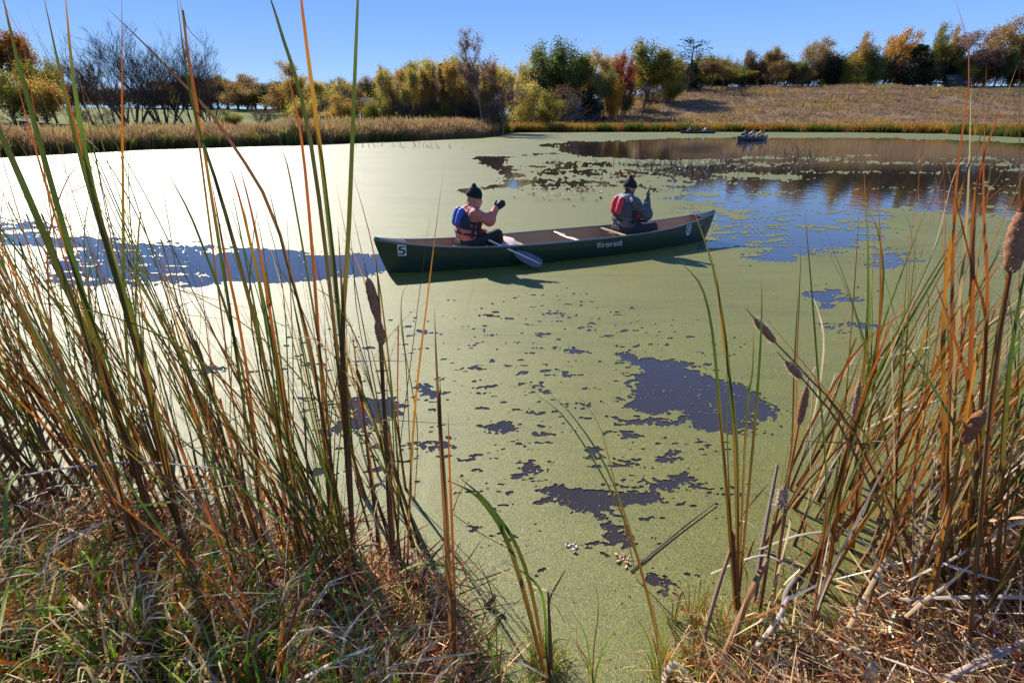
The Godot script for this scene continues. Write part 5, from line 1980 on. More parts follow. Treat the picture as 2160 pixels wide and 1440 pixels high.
# A plant rooted where its foot is seen, its leaves led through the given points of the view at a given depth.
func planted(label: String, rx: float, ry: float, leaves: Array, heads: Array = [], group := "", h := 0.0, sheath := 0.5, sr := 0.011) -> void:
	var root := at(rx, ry, h)
	var t := thing("cattail", label, "cattail", root, 0.0, group)
	var first_dir := Vector3.UP
	for lf in leaves:
		var w: float = lf[0] * (0.00145 if rx > 1690.0 else 0.00115)
		var list: Array = lf[2]
		var dz: float = lf[3] if lf.size() > 3 else 0.0
		var n := list.size() / 2
		var pts := [root + Vector3(rng.randfn(), 0, rng.randfn()) * 0.008 - Vector3(0, 0.05, 0)]
		for k in n:
			pts.append(along(list[k * 2], list[k * 2 + 1], -root.z + dz * (k + 1.0) / n))
		first_dir = (pts[1] - pts[0]).normalized()
		add_leaf(t, pts, w, lf[1], rng.randf_range(-0.5, 0.5), 0.0)
	for hd in heads:
		var list: Array = hd[0]
		var dz: float = hd[5] if hd.size() > 5 else 0.0
		var pts := [root]
		var n := list.size() / 2
		for k in n:
			pts.append(along(list[k * 2], list[k * 2 + 1], -root.z + dz * (k + 1.0) / n))
		first_dir = (pts[1] - pts[0]).normalized()
		add_head(t, pts, along(hd[1][0], hd[1][1], -root.z + dz), along(hd[2][0], hd[2][1], -root.z + dz), hd[3], hd[4])
	if sheath > 0.0:
		add_sheath(t, root, first_dir, sheath, sr)


func wild(root: Vector3, lean: Vector3, high: float, n: int, mix: Array, label: String, group: String, head := false, wide := 0.0125) -> void:
	var size := "tall " if high > 1.75 else ("middling " if high > 1.35 else "short ")
	var t := thing("cattail", size + label, "cattail", root, 0.0, group)
	var dir := (Vector3.UP + lean).normalized()
	for k in n:
		var h := high * (rng.randf_range(0.55, 1.0) if k else 1.0)
		var a := rng.randf() * TAU
		var fan := Vector3(cos(a), 0, sin(a)) * rng.randf_range(0.02, 0.16)
		var d := (dir + fan).normalized()
		var r0 := root + Vector3(cos(a), 0, sin(a)) * 0.008 - Vector3(0, 0.06, 0)
		var p1 := root + dir * h * 0.30 + fan * h * 0.08
		var p2 := root + d * h * 0.68 + Vector3(fan.x, 0, fan.z) * h * 0.1
		var p3 := root + d * h + Vector3(fan.x, 0, fan.z) * h * 0.45 + lean * h * 0.12
		var pts := [r0, p1, p2, p3]
		var style := rng.randf()
		if style < 0.16:
			# the tip has snapped over
			var q := p2 + (Vector3(rng.randf_range(-1, 1), rng.randf_range(-0.7, 0.1), rng.randf_range(-1, 1))).normalized() * h * rng.randf_range(0.15, 0.3)
			pts = [r0, p1, p2 - d * 0.03, p2, p2.lerp(q, 0.12) + Vector3(0, 0.004, 0), q]
		elif style < 0.34:
			p3 += Vector3(fan.x, -0.06, fan.z) * h * 1.1
			pts = [r0, p1, p2, p2.lerp(p3, 0.5) + Vector3(0, 0.05, 0) * h, p3]
		add_leaf(t, pts, wide * rng.randf_range(0.65, 1.15), mix[rng.randi() % mix.size()], rng.randf() * TAU)
	add_sheath(t, root, dir, high * rng.randf_range(0.16, 0.28), rng.randf_range(0.007, 0.011))
	if head:
		var hh := high * rng.randf_range(0.6, 0.75)
		add_head(t, [root, root + dir * hh * 0.5], root + dir * hh, root + dir * (hh + rng.randf_range(0.10, 0.15)), rng.randf_range(0.010, 0.013), rng.randf() * 0.3)


func dead_leaf(label: String, pts: Array, w: float, palette: String, group: String, roll := -1.0, called := "dead_leaf") -> void:
	var t := pts[0] as Vector3
	var b := Bag.new()
	var local := []
	for p in pts:
		local.append(p - t)
	ribbon(b, local, w, pal(palette), rng.randf_range(0.7, 1.15), roll if roll >= 0.0 else rng.randf() * TAU, 12, 0.35)
	var o := obj(called, b.mesh(), M.dry)
	o.position = t
	tag(o, label, "dead leaf" if called == "dead_leaf" else ("grass" if called == "grass_blade" else "stalk"), group)


func dead_stalk(label: String, pts: Array, r: float, col: Color, group := "") -> void:
	var o := Vector3(pts[0])
	var local := []
	for p in pts:
		local.append(p - o)
	var s := spline(local, 8)
	var rr := PackedFloat32Array()
	var cc := PackedColorArray()
	for k in s.size():
		rr.push_back(r * (1.0 - 0.35 * k / 8.0))
		cc.push_back(jit(col, 0.07))
	var b := Bag.new()
	b.tube(s, rr, 8, cc, 0.6)
	# loose edges of the old sheaths
	for k in 3:
		var q := []
		for m in 4:
			q.append(s[mini(m * 2 + 1, 8)] + rand3(rng) * r * 0.8)
		ribbon(b, q, r * 0.7, [[0.0, col], [1.0, col * 1.15]], 1.0, rng.randf() * TAU, 6, 0.4)
	var m := obj("dead_stalk", b.mesh(), M.dry)
	m.position = o
	tag(m, label, "stalk", group)


func build_reeds() -> void:
	rng.seed = 77
	# left and middle, one by one
	planted("tall cattail with a broad brown base rising past the canoe's stern out of the picture", 748, 1215, [[15, "mixed", [728, 820, 690, 440, 642, 60, 630, -60]], [15, "dark", [722, 800, 736, 470, 752, 60, 757, -60]], [13, "dark", [712, 760, 655, 300, 590, 60, 560, -30]], [14, "brown", [732, 900, 722, 640, 712, 470]]], [], "", 0.0, 0.75, 0.016)
	planted("cattail with two ragged brown seed heads, right of the tallest leaves", 828, 1195, [[14, "dark", [812, 900, 800, 640, 790, 520]], [12, "brown", [822, 980, 806, 800, 796, 700]], [9, "mixed", [840, 1000, 800, 600, 735, 330]]], [[[815, 930], [806, 726], [796, 676], 0.0175, 0.5], [[812, 930], [797, 672], [776, 588], 0.0185, 0.4]], "", 0.0, 0.7, 0.015)
	planted("slim cattail with a dark seed head left of the two ragged ones", 800, 1170, [[9, "rust", [778, 960, 750, 760, 742, 690]]], [[[775, 960], [764, 846], [753, 780], 0.0115, 0.0]], "", 0.0, 0.4, 0.008)
	planted("cattail with leaves reaching the picture's top left of the bare willows' right end", 640, 1225, [[13, "dark", [565, 800, 475, 450, 405, 220, 368, -40]], [12, "mixed", [590, 820, 520, 480, 478, 330]], [11, "rust", [600, 860, 545, 520, 500, 330]]])
	planted("cattail with the broadest dark leaf, leaning far to the left", 335, 1180, [[24, "dark", [250, 880, 120, 560, 0, 280, -60, 160]], [20, "green", [235, 830, 150, 540, 45, 160, -5, -50]], [12, "mixed", [255, 850, 130, 500, 10, 90]]], [], "", 0.0, 0.6, 0.015)
	planted("cattail with two broad green leaves crossing the bare willows", 390, 1190, [[18, "green", [305, 800, 212, 470, 160, 210, 132, -60]], [15, "dark", [292, 760, 168, 330, 84, -40]], [11, "mixed", [310, 780, 200, 420, 95, 20]]])
	planted("cattail with one upright red tipped leaf left of the bare willows", 300, 1110, [[11, "mixed", [268, 760, 258, 350, 256, -40]], [9, "green", [285, 800, 290, 520, 300, 420]]])
	planted("cattail with a red and green leaf standing before the bare willows", 560, 1180, [[12, "mixed", [500, 760, 432, 330, 374, -30]], [10, "rust", [520, 780, 470, 520, 440, 350]], [10, "dark", [515, 800, 420, 500, 340, 340]]])
	planted("cattail with an orange red leaf ending against the sky over the field", 700, 1150, [[12, "rust", [675, 760, 640, 330, 600, 128]], [9, "dark", [668, 800, 600, 540, 560, 370]], [8, "dark", [690, 860, 620, 420, 590, 300]]])
	planted("lone stem with an orange middle standing before the canoe's stern", 850, 1230, [[10, "orange", [872, 900, 905, 600, 937, 345]]], [], "", 0.0, 0.3, 0.006)
	planted("dry brown cattail stems in the duckweed right of the seed heads", 958, 1440, [[11, "brown", [938, 1100, 922, 800, 916, 640]], [9, "brown", [945, 1120, 930, 900, 928, 790]], [8, "rust", [955, 1150, 948, 980, 945, 860]]], [], "", 0.0, 0.45, 0.012)
	planted("arching green leaves bent over to the left at the bottom middle", 1165, 1470, [[14, "green", [1088, 1190, 1020, 1060, 940, 1010], -0.1], [12, "green", [1112, 1210, 1040, 1075, 962, 1000], 0.1], [11, "lime", [1150, 1300, 1130, 1230, 1060, 1180]]])
	planted("two thin green arching leaves over the middle of the duckweed", 1425, 1440, [[7, "green", [1330, 1130, 1210, 905, 1130, 830, 1058, 770], 0.3], [7, "green", [1310, 1060, 1210, 880, 1110, 790], 0.5]], [], "", 0.0, 0.0)
	planted("thin reddish arching leaf beside the two green ones", 1352, 1230, [[5, "rust", [1295, 1010, 1255, 880, 1175, 792], 0.3]], [], "", 0.0, 0.0)
	planted("long rusty leaf crossing the bare willows from upper left to lower right", 725, 1150, [[11, "brown", [610, 560, 480, 290, 340, 130, 218, 10]]])
	planted("leaf with a drooping snapped tip left of the sky's middle", 530, 1130, [[8, "dark", [445, 500, 388, 50, 396, 62, 440, 108, 472, 170]]])
	planted("cattail with a small dark seed head before the water track", 600, 1080, [[9, "dark", [575, 860, 520, 560, 480, 360]]], [[[585, 820], [568, 658], [563, 602], 0.0105, 0.0]])
	planted("cattail with a tilted dark seed head low in the left stand", 505, 1080, [[10, "mixed", [455, 860, 380, 700, 330, 520]]], [[[455, 860], [428, 768], [408, 716], 0.0115, 0.0]])
	planted("short thin stem before the white water left of the canoe", 620, 1060, [[6, "dark", [610, 860, 595, 600, 540, 380]], [6, "dark", [600, 830, 560, 560, 535, 420]]], [], "", 0.0, 0.0)
	planted("curved thin leaf with a pale tip in front of the canoe's stern", 870, 1060, [[5, "dark", [858, 800, 846, 640, 868, 590]], [5, "dark", [880, 900, 850, 720, 843, 640]]], [], "", 0.0, 0.0)
	planted("thin bright green grass clump at the bottom middle left of the arching leaves", 1050, 1475, [[7, "lime", [1040, 1390, 1020, 1330, 985, 1290]], [6, "lime", [1056, 1380, 1070, 1310, 1110, 1270]], [6, "green", [1048, 1370, 1046, 1290, 1040, 1220]], [5, "straw", [1070, 1400, 1110, 1340, 1170, 1330]]], [], "", 0.0, 0.0)
	planted("green and yellow grass clump at the bottom middle right of the arching leaves", 1250, 1485, [[8, "lime", [1245, 1400, 1235, 1340, 1200, 1280]], [7, "lime", [1262, 1400, 1290, 1340, 1330, 1310]], [6, "green", [1252, 1380, 1262, 1290, 1256, 1210]], [6, "orange", [1240, 1400, 1216, 1350, 1226, 1250]], [5, "straw", [1270, 1420, 1320, 1380, 1380, 1370]]], [], "", 0.0, 0.0)
	planted("fine green grass clump at the bottom between the grass and the right stand", 1390, 1480, [[6, "lime", [1380, 1390, 1360, 1330, 1330, 1290]], [5, "lime", [1395, 1390, 1404, 1300, 1440, 1240]], [5, "straw", [1400, 1400, 1440, 1350, 1470, 1345]], [5, "green", [1388, 1380, 1384, 1310, 1370, 1230]]], [], "", 0.0, 0.0)
	# right, one by one
	planted("leftmost green clump of the right stand with tips before the canoe's bow", 1560, 1300, [[10, "green", [1522, 900, 1492, 640, 1432, 545]], [10, "green", [1548, 900, 1512, 600, 1448, 400]], [10, "mixed", [1536, 980, 1530, 700, 1480, 440]], [9, "green", [1592, 900, 1606, 700, 1607, 572]], [8, "green", [1574, 900, 1588, 780, 1590, 668]], [8, "mixed", [1556, 950, 1524, 700, 1512, 558]], [8, "orange", [1540, 1080, 1520, 900, 1508, 820]]], [], "", 0.0, 0.45, 0.014)
	planted("cattail with a worn seed head leaning left over the canoe's right end", 1965, 1240, [[10, "mixed", [1850, 960, 1740, 820, 1590, 640]]], [[[1800, 912, 1700, 790], [1634, 720], [1594, 674], 0.014, 0.5]])
	planted("cattail with a short worn seed head just below the leftmost leaning one", 1945, 1260, [[8, "brown", [1850, 1000, 1760, 860, 1700, 770]]], [[[1790, 930, 1720, 830], [1690, 796], [1660, 764], 0.014, 0.5]])
	planted("cattail with an upright pinkish brown seed head beside the big dark hole", 1632, 1260, [[9, "rust", [1668, 1000, 1690, 900, 1720, 800]]], [[[1660, 1040], [1686, 894], [1702, 818], 0.0145, 0.3]])
	planted("cattail with a thin half bare seed head right of the upright one", 1740, 1250, [[8, "rust", [1775, 980, 1800, 900, 1812, 800]]], [[[1775, 1020], [1800, 880], [1814, 808], 0.0095, 0.6]])
	planted("cattail with a fluffy pale seed head low over the green duckweed", 1600, 1310, [[9, "brown", [1625, 1150, 1660, 960, 1690, 860]]], [[[1620, 1180], [1643, 1072], [1655, 1030], 0.0155, 1.0]])
	planted("cattail with a big dark brown seed head tilted to the right near the right edge", 1950, 1360, [[10, "orange", [2005, 1060, 2060, 760, 2100, 600]]], [[[2010, 1060], [2030, 934], [2076, 866], 0.0215, 0.15]])
	planted("cattail with the largest seed head, shedding white down at the right edge", 2040, 1420, [[10, "rust", [2100, 800, 2140, 520, 2190, 300]]], [[[2085, 900, 2112, 700], [2134, 574], [2158, 446], 0.0235, 0.45]], "", 0.0, 0.5)
	planted("tall green leaves leaning right to the picture's upper right", 1710, 1250, [[14, "green", [1805, 900, 1940, 600, 2058, 325]], [12, "dark", [1790, 960, 1880, 760, 1990, 560]], [11, "rust", [1780, 980, 1850, 760, 1900, 640]], [10, "bleached", [1850, 820, 1960, 560, 2010, 380, 2040, 330]]])
	planted("two thin dark leaves arching left over the blue water", 1920, 1150, [[7, "dark", [1845, 830, 1790, 620, 1690, 428]], [7, "dark", [1850, 830, 1800, 640, 1728, 448]]], [], "", 0.0, 0.2, 0.007)
	planted("upright green and rusty leaves in the middle of the right stand", 1795, 1160, [[10, "green", [1825, 760, 1832, 560, 1822, 340]], [9, "rust", [1850, 760, 1858, 540, 1852, 400]], [9, "mixed", [1835, 800, 1840, 560, 1838, 390]]])
	planted("upright leaf with a forked rusty tip before the far duckweed", 1880, 1160, [[9, "mixed", [1915, 700, 1938, 440, 1936, 230]], [8, "rust", [1910, 760, 1925, 480, 1958, 290]], [9, "green", [1900, 800, 1912, 600, 1918, 470]]])
	planted("tall bent straw stalk rising out of the picture at the upper right", 1990, 1280, [[11, "rust", [2005, 800, 2015, 420, 2046, 140, 2008, -30]], [10, "straw", [2010, 820, 2040, 460, 2050, 160]], [9, "rust", [1990, 800, 1995, 480, 1990, 330]]])
	planted("rusty leaves fanning up to the right edge of the sky", 2030, 1290, [[12, "rust", [2050, 720, 2060, 400, 2150, 130]], [12, "orange", [1990, 760, 2020, 440, 2100, 210]], [11, "rust", [2080, 720, 2075, 420, 2082, 130]], [9, "mixed", [2090, 800, 2130, 560, 2160, 330]], [8, "rust", [2080, 760, 2050, 560, 1985, 300]]])
	planted("green and orange leaves crossing low at the right edge", 2110, 1330, [[13, "green", [2120, 900, 2150, 640, 2190, 470]], [12, "orange", [2140, 900, 2190, 700, 2230, 540]], [10, "rust", [2060, 900, 2010, 700, 1960, 560]], [10, "green", [2050, 1000, 1960, 800, 1850, 640]]])
	planted("yellow green leaf lying flat across the lower right corner", 2230, 1240, [[15, "lime", [2160, 1280, 2060, 1305, 1990, 1320]]], [], "", 0.25, 0.0)

	# the rest of the left stand
	var left_labels := ["dark green cattail", "rust tipped cattail", "brown dry cattail"]
	var left_places := [" left of the two ragged seed heads", " in the middle of the left bank's stand", " at the left edge of the left bank's stand"]
	for k in 125:
		var t := rng.randf()
		var p := shore_point(2, 7, t)
		var off := Vector2(rng.randfn() * 0.22 + 0.05, rng.randfn() * 0.26 - 0.12)
		p += off
		var d := poly_sd(p, lake)
		var kind := 0 if rng.randf() < 0.46 else (1 if rng.randf() < 0.6 else 2)
		var mix: Array = [["dark", "green", "dark"], ["mixed", "rust", "mixed"], ["brown", "rust", "straw"]][kind]
		var tall := rng.randf_range(1.35, 2.35) * (1.12 if t > 0.5 else 1.0) * (1.0 - 0.22 * t * float(t < 0.25)) * (1.0 if t > 0.35 else 0.82)
		var lean := Vector3(-rng.randf_range(-0.02, 0.30) - 0.10 * t, 0, rng.randfn() * 0.12)
		wild(Vector3(p.x, maxf(ground_at(p.x, p.y, d), -0.02), p.y), lean, tall, rng.randi_range(3, 6), mix, left_labels[kind] + left_places[mini(int(t * 3.0), 2)], "cattails of the left stand", rng.randf() < 0.03, 0.0088)
	for k in 26:
		# farther out in the water on the left
		var p := flat2(at(rng.randf_range(-120, 520), rng.randf_range(800, 1060)))
		wild(Vector3(p.x, -0.02, p.y), Vector3(-rng.randf_range(0.05, 0.30), 0, rng.randfn() * 0.1), rng.randf_range(1.5, 2.3), rng.randi_range(3, 5), ["dark", "mixed", "dark"], "dark cattail standing in the water behind the left stand", "cattails in the water at the left", false, 0.0095)
	# the rest of the right stand
	var right_labels := ["green cattail", "rusty cattail", "straw coloured dry cattail"]
	var right_places := [" in the duckweed at the right stand's front", " behind the big dark seed head", " above the straw litter at the right edge", " behind the largest seed head"]
	for k in 112:
		var p := flat2(at(lerpf(1590.0, 2330.0, pow(rng.randf(), 0.72)), rng.randf_range(1020, 1400)))
		var d := poly_sd(p, lake)
		if Vector2(p.x, p.y).length() < 1.35:
			continue
		var edge := smoothstep(0.55, 1.7, p.x)
		var kind := [0, 1, 1, 2][rng.randi() % 4] as int
		var mix: Array = [["green", "green", "mixed"], ["rust", "mixed", "orange"], ["straw", "bleached", "straw", "rust"]][kind]
		var lean := Vector3(rng.randf_range(0.02, 0.42), 0, rng.randfn() * 0.16 - 0.05)
		wild(Vector3(p.x, maxf(ground_at(p.x, p.y, d), -0.02), p.y), lean, rng.randf_range(0.6, 1.0) * (1.0 + edge * 1.2) * (0.75 if kind == 2 else 1.0), rng.randi_range(3, 6), mix, right_labels[kind] + right_places[0 if edge < 0.5 else (1 if edge < 0.85 else (2 if p.y > -2.1 else 3))], "cattails of the right stand", false, 0.0108)


# ---------------------------------------------------------------- the bank's own growth
func build_bank() -> void:
	rng.seed = 123
	# flecks and scraps on the duckweed
	var fb := Bag.new()
	for k in 3:
		leaf_face(fb, rng, rand3(rng) * 0.2, 1.0)
	var fpl := []
	var ftn := []
	for k in 1500:
		var z := -1.3 - 6.5 * pow(rng.randf(), 1.6)
		var x := rng.randf_range(-0.75, 0.85) * -z
		var p := Vector2(x, z)
		if poly_sd(p, lake) > -0.05 or soft_noise.get_noise_2d(x * 1.3, z * 1.3) < -0.15:
			continue
		var s := rng.randf_range(0.004, 0.013)
		fpl.append(Transform3D(Basis(Vector3.UP, rng.randf() * TAU).scaled(Vector3(s, s * 0.5, s)), Vector3(x, 0.006, z)))
		ftn.append([Color(0.10, 0.06, 0.03), Color(0.40, 0.33, 0.22), Color(0.22, 0.13, 0.06), Color(0.10, 0.13, 0.02)][rng.randi() % 4])
	stuff("plant_debris", fb.mesh(), M.dry, fpl, ftn, "brown and pale plant flecks scattered over the duckweed", "debris")
	# thick fallen stalks
	dead_stalk("thick brown fallen stalk lying across the lower left, pointing down to the right", [at(510, 1205, 0.20), at(660, 1262, 0.20), at(850, 1345, 0.14)], 0.027, Color(0.17, 0.085, 0.045))
	dead_stalk("greyish fallen stalk leaning in the middle of the left stand", [at(385, 1225, 0.12), at(310, 1130, 0.30), at(250, 1060, 0.42)], 0.012, Color(0.24, 0.17, 0.13))
	dead_stalk("cut straw stub standing in the duckweed at the lower right", [at(1612, 1362, -0.03), at(1645, 1290, 0.10), at(1650, 1284, 0.12)], 0.017, Color(0.36, 0.22, 0.09))
	dead_stalk("second cut straw stub right of the first, leaning right", [at(1660, 1270, 0.0), at(1685, 1230, 0.09), at(1700, 1205, 0.14)], 0.015, Color(0.38, 0.25, 0.11))
	dead_stalk("thick tan stalk leaning right at the bottom of the right stand", [at(1500, 1440, 0.0), at(1535, 1365, 0.09), at(1580, 1260, 0.24), at(1620, 1180, 0.36)], 0.014, Color(0.30, 0.16, 0.07))
	dead_stalk("dark stub in the shade of the arching green leaves", [at(1020, 1290, -0.02), at(1045, 1255, 0.06)], 0.016, Color(0.08, 0.055, 0.04))
	dead_stalk("long grey stalk lying on the litter at the lower right corner", [at(2000, 1430, 0.22), at(2090, 1385, 0.24), at(2190, 1340, 0.26)], 0.012, Color(0.40, 0.29, 0.24))
	dead_stalk("grey brown dry stalk standing left in the right stand", [at(1588, 1290, -0.03), at(1612, 1130, 0.22), at(1640, 980, 0.44)], 0.011, Color(0.22, 0.15, 0.12))
	dead_stalk("brown broken stalk leaning on the left edge of the right stand", [at(1470, 1430, 0.0), at(1500, 1290, 0.16), at(1560, 1100, 0.42)], 0.010, Color(0.24, 0.15, 0.08))
	dead_stalk("thin dark stick floating on the duckweed towards the middle", [at(1330, 1205, 0.01), at(1420, 1130, 0.012), at(1510, 1060, 0.015)], 0.0045, Color(0.09, 0.065, 0.05))
	# bleached leaves one by one
	dead_leaf("bleached leaf lying level across the left stand", [at(-40, 1020, 0.45), at(150, 985, 0.50), at(300, 975, 0.52), at(480, 990, 0.50)], 0.012, "bleached", "", 0.3)
	dead_leaf("bleached leaf curving down to the left edge", [at(100, 1036, 0.45), at(50, 1055, 0.43), at(0, 1095, 0.38), at(-40, 1150, 0.3)], 0.011, "bleached", "", 0.3)
	dead_leaf("short white broken leaf caught among the left reeds before the water track", [at(165, 640, 0.75), at(215, 595, 0.86), at(258, 572, 0.9)], 0.010, "bleached", "", 0.2)
	dead_leaf("pale arched leaf crossing the right edge of the picture", [at(1780, 930, 0.55), at(1900, 870, 0.65), at(2030, 835, 0.72), at(2180, 832, 0.76)], 0.010, "bleached", "", 1.2)
	dead_leaf("pale bent leaf pointing left on the right stand, like an angle", [at(1600, 1160, 0.26), at(1680, 1130, 0.30), at(1760, 1120, 0.33), at(1765, 1125, 0.325), at(1800, 1260, 0.12)], 0.011, "bleached", "", 1.0)
	dead_leaf("pale arched leaf over the lower left of the right stand", [at(1500, 1210, 0.15), at(1590, 1175, 0.24), at(1640, 1180, 0.25), at(1720, 1240, 0.14)], 0.009, "bleached", "", 1.0)
	dead_leaf("thin pale arched leaf before the green clump at the right", [at(1550, 1095, 0.34), at(1590, 1110, 0.32), at(1620, 1165, 0.2)], 0.008, "bleached", "", 1.0)
	dead_leaf("grey green leaf lying in the lower left corner", [at(620, 1440, 0.42), at(700, 1400, 0.42), at(790, 1360, 0.40)], 0.012, "bleached", "", 1.2)
	dead_leaf("pale broken straw leaning in the bottom middle", [at(880, 1440, 0.15), at(905, 1340, 0.25), at(925, 1250, 0.36)], 0.007, "bleached", "", 1.2)
	dead_leaf("long straw crossing the bottom middle up to the right", [at(960, 1370, 0.12), at(1060, 1290, 0.16), at(1150, 1230, 0.2)], 0.005, "straw", "", 1.2)
	dead_leaf("orange curled leaf in the green grass at the bottom left", [at(480, 1430, 0.42), at(540, 1370, 0.46), at(610, 1310, 0.46)], 0.011, "orange", "", 1.0)
	dead_leaf("white curled leaf at the bottom edge left of the right stand", [at(1396, 1445, 0.03), at(1408, 1415, 0.07), at(1425, 1400, 0.075), at(1450, 1420, 0.06)], 0.022, "bleached", "", 1.4)
	dead_leaf("yellow leaf on the litter at the bottom right", [at(1830, 1436, 0.18), at(1840, 1415, 0.2), at(1850, 1398, 0.2)], 0.045, "straw", "", 0.1)
	for k in 26:
		var p := at(rng.randf_range(-60, 820), rng.randf_range(1180, 1440), 0.2)
		var d := poly_sd(flat2(p), lake)
		if Vector2(p.x, p.z).length() < 1.15:
			continue
		p.y = maxf(ground_at(p.x, p.z, d), 0.0)
		var an := rng.randf() * TAU
		var o := Vector3(cos(an), 0, sin(an))
		var h := rng.randf_range(0.22, 0.5)
		dead_leaf("broad bright green grass blade among the litter of the lower left", [p, p + Vector3(0, h * 0.6, 0) + o * h * 0.2, p + Vector3(0, h, 0) + o * h * 0.6, p + Vector3(0, h * 0.95, 0) + o * h * 1.1], rng.randf_range(0.010, 0.019), "lime", "broad green blades at the lower left", -1.0, "grass_blade")
	# straw litter of the right stand
	for k in 190:
		var a := at(rng.randf_range(1560, 2260), rng.randf_range(1080, 1440))
		var d := poly_sd(flat2(a), lake)
		if d < -0.12 - 0.25 * rng.randf() * rng.randf():
			continue
		a.y = maxf(ground_at(a.x, a.z, d), 0.01) + rng.randf() * rng.randf() * 0.45
		if Vector2(a.x, a.z).length() < 1.3:
			continue
		var an := rng.randfn() * 0.7 + (0.5 if rng.randf() < 0.7 else 2.4)
		var dir := Vector3(cos(an), rng.randf_range(-0.15, 0.75), -sin(an) * 0.8).normalized()
		var len_ := rng.randf_range(0.25, 0.75)
		var m := a + dir * len_ * 0.55
		var kink := (dir + Vector3(rng.randfn(), rng.randfn() * 0.8 - 0.5, rng.randfn()) * 0.6).normalized()
		var e := m + kink * len_ * rng.randf_range(0.2, 0.5)
		e.y = maxf(e.y, 0.02)
		dead_leaf(["straw coloured dead leaf tangled", "bleached dead leaf tangled", "brown dead leaf tangled"][k % 3] + (" under the big dark seed head" if a.x > 1.25 else " at the right stand's left foot") + (" high up" if a.y > 0.25 else " low down"), [a, a.lerp(m, 0.6) + rand3(rng) * 0.01, m, m.lerp(e, 0.15), e], rng.randf_range(0.008, 0.017), ["straw", "bleached", "rust"][k % 3], "dead leaves of the right stand")
	# and of the left bank
	for k in 170:
		var t := rng.randf()
		var p := shore_point(1, 7, t) + Vector2(rng.randfn() * 0.3 - 0.15, rng.randf_range(-0.2, 0.55))
		var d := poly_sd(p, lake)
		if p.length() < 1.2:
			continue
		var a := Vector3(p.x, maxf(ground_at(p.x, p.y, d), 0.0) + rng.randf() * rng.randf() * 0.5, p.y)
		var an := rng.randf() * TAU
		var dir := Vector3(cos(an), rng.randf_range(-0.1, 0.6) if k % 2 else rng.randf_range(0.8, 2.2), sin(an)).normalized()
		var len_ := rng.randf_range(0.25, 0.7)
		var m := a + dir * len_ * 0.6
		var e := m + (dir + rand3(rng) * 0.5 + Vector3(0, -0.5, 0)).normalized() * len_ * 0.4
		e.y = maxf(e.y, 0.02)
		dead_leaf(["brown dead leaf tangled", "pale dead leaf tangled", "rusty dead leaf tangled"][k % 3] + (" upright" if k % 2 == 0 else "") + [" below the two ragged seed heads", " in the middle of the left bank", " at the left edge of the left bank"][mini(int(t * 3.0), 2)], [a, a.lerp(m, 0.6) + rand3(rng) * 0.01, m, e], rng.randf_range(0.006, 0.014), ["brown", "bleached", "rust"][k % 3] if k % 6 != 1 else "straw", "dead leaves of the left stand")
	# short broken stubble in the water
	for k in 46:
		var p := at(rng.randf_range(560, 1120), rng.randf_range(1060, 1400)) if k < 26 else at(rng.randf_range(1420, 1760), rng.randf_range(1120, 1400))
		var h := rng.randf_range(0.08, 0.34)
		var lean := Vector3(rng.randfn() * 0.3, 0, rng.randfn() * 0.2) * h
		dead_leaf("short broken brown stem standing in the duckweed by the left stand" if k < 26 else "short broken brown stem standing in the duckweed by the right stand", [p - Vector3(0, 0.03, 0), p + Vector3(0, h * 0.5, 0) + lean * 0.4, p + Vector3(0, h, 0) + lean], rng.randf_range(0.005, 0.010), "rust" if k % 2 else "brown", "broken stems in the duckweed", -1.0, "broken_stem")

	# grass and thatch, too many to count
	var blade := []
	for v in 5:
		var b := Bag.new()
		for k in 20:
			var an := rng.randf() * TAU
			var out := Vector3(cos(an), 0, sin(an))
			var h := rng.randf_range(0.45, 1.0)
			var l := rng.randf_range(0.15, 0.75)
			var r0 := out * 0.10 * rng.randf()
			var green: bool = rng.randf() < 0.44
			ribbon(b, [r0, r0 + Vector3(0, h * 0.5, 0) + out * l * 0.2, r0 + Vector3(0, h * 0.85, 0) + out * l * 0.6, r0 + Vector3(0, h * (0.9 - 0.35 * l), 0) + out * l * 1.15], rng.randf_range(0.012, 0.030), pal("lime" if green else ("straw" if rng.randf() < 0.45 else ("rust" if rng.randf() < 0.6 else "orange"))), rng.randf_range(0.6, 1.35), rng.randf() * TAU, 6)
		blade.append(b.mesh())
	for v in 5:
		var pl := []
		var tn := []
		for k in 120:
			var p := flat2(at(rng.randf_range(-420, 900), rng.randf_range(1090, 1640), 0.2))
			var d := poly_sd(p, lake)
			if d < -0.16 - 0.1 * rng.randf() or p.length() < 0.95:
				continue
			var s := rng.randf_range(0.16, 0.42) * (0.75 + 0.5 * smoothstep(-0.2, 0.6, d))
			pl.append(Transform3D(Basis(Vector3.UP, rng.randf() * TAU).rotated(Vector3(rng.randfn(), 0, rng.randfn()).normalized(), rng.randf_range(0.0, 0.35)).scaled(Vector3(s, s, s)), Vector3(p.x, maxf(ground_at(p.x, p.y, d), -0.02) - 0.02, p.y)))
			tn.append(jit(Color(1, 1, 1), 0.3))
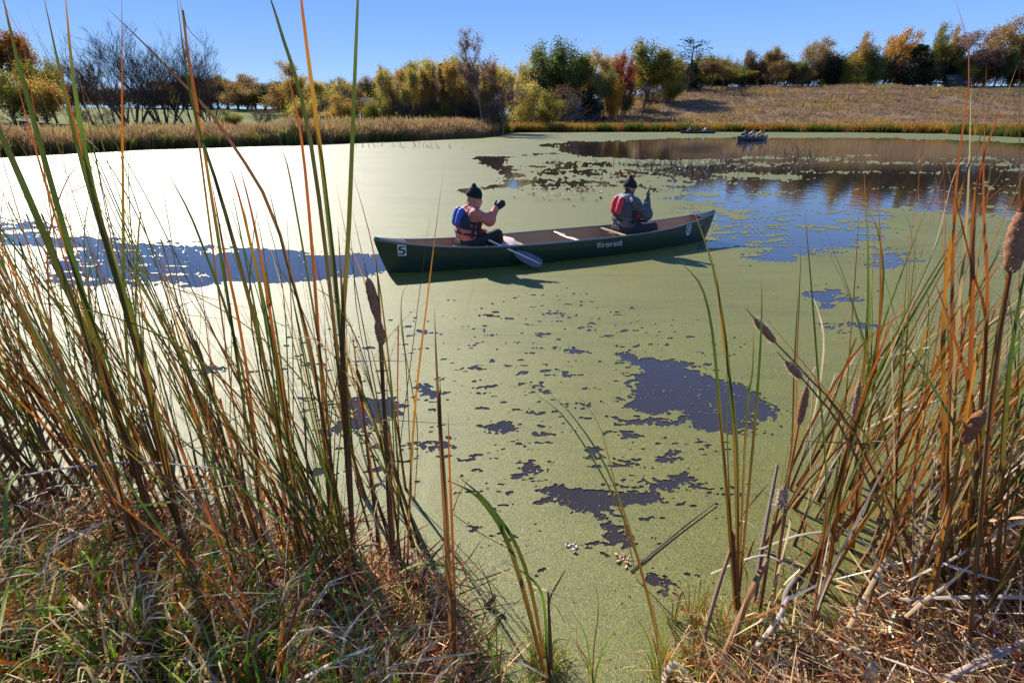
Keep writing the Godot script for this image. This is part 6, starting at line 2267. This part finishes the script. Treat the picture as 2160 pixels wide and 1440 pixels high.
		for k in 46:
			var p := flat2(at(rng.randf_range(1380, 2300), rng.randf_range(1300, 1600)))
			var d := poly_sd(p, lake)
			if p.length() < 1.1:
				continue
			var s := rng.randf_range(0.10, 0.26)
			pl.append(Transform3D(Basis(Vector3.UP, rng.randf() * TAU).scaled(Vector3(s, s, s)), Vector3(p.x, maxf(ground_at(p.x, p.y, d), -0.02) - 0.02, p.y)))
			tn.append(jit(Color(1.1, 0.95, 0.8), 0.3))
		for k in 5:
			var p := at(rng.randf_range(940, 1200), rng.randf_range(1390, 1500))
			var s := rng.randf_range(0.10, 0.30)
			pl.append(Transform3D(Basis(Vector3.UP, rng.randf() * TAU).scaled(Vector3(s * 0.7, s, s * 0.7)), p - Vector3(0, 0.03, 0)))
			tn.append(jit(Color(0.8, 1, 0.7), 0.3))
		stuff("bank_grass", blade[v], M.grass, pl, tn, "green and straw coloured grass growing on the near bank", "grass")
	var thatch := []
	for v in 3:
		var b := Bag.new()
		for k in 14:
			var an := rng.randf() * TAU
			var dir := Vector3(cos(an), rng.randf_range(-0.12, 0.3), sin(an)).normalized()
			var o := rand3(rng) * 0.22
			o.y = absf(o.y) * 0.6
			ribbon(b, [o, o + dir * 0.3 + rand3(rng) * 0.04, o + dir * rng.randf_range(0.5, 1.0) + rand3(rng) * 0.12], rng.randf_range(0.014, 0.034), pal(["straw", "rust", "bleached", "straw"][rng.randi() % 4]), rng.randf_range(0.65, 1.15), rng.randf() * TAU, 5, 0.4)
		thatch.append(b.mesh())
	for v in 3:
		var pl := []
		var tn := []
		for k in 1100:
			var right := k % 2 == 0
			var p := flat2(at(rng.randf_range(1560, 2420), rng.randf_range(1060, 1640))) if right else flat2(at(rng.randf_range(-420, 940), rng.randf_range(1060, 1640), 0.1))
			var d := poly_sd(p, lake)
			if d < (0.02 if right else -0.20) - 0.10 * rng.randfn() or p.length() < 0.9:
				continue
			var s := rng.randf_range(0.16, 0.38)
			pl.append(Transform3D(Basis(Vector3.UP, rng.randf() * TAU).scaled(Vector3(s, s, s)), Vector3(p.x, maxf(ground_at(p.x, p.y, d), 0.0) + 0.01 + 0.12 * rng.randf() * rng.randf(), p.y)))
			tn.append(jit(Color(1.12, 1.0, 0.84) if right else Color(1.0, 0.70, 0.42), 0.5))
		stuff("thatch", thatch[v], M.dry, pl, tn, "tangle of dead straw and leaves covering the near bank", "thatch")
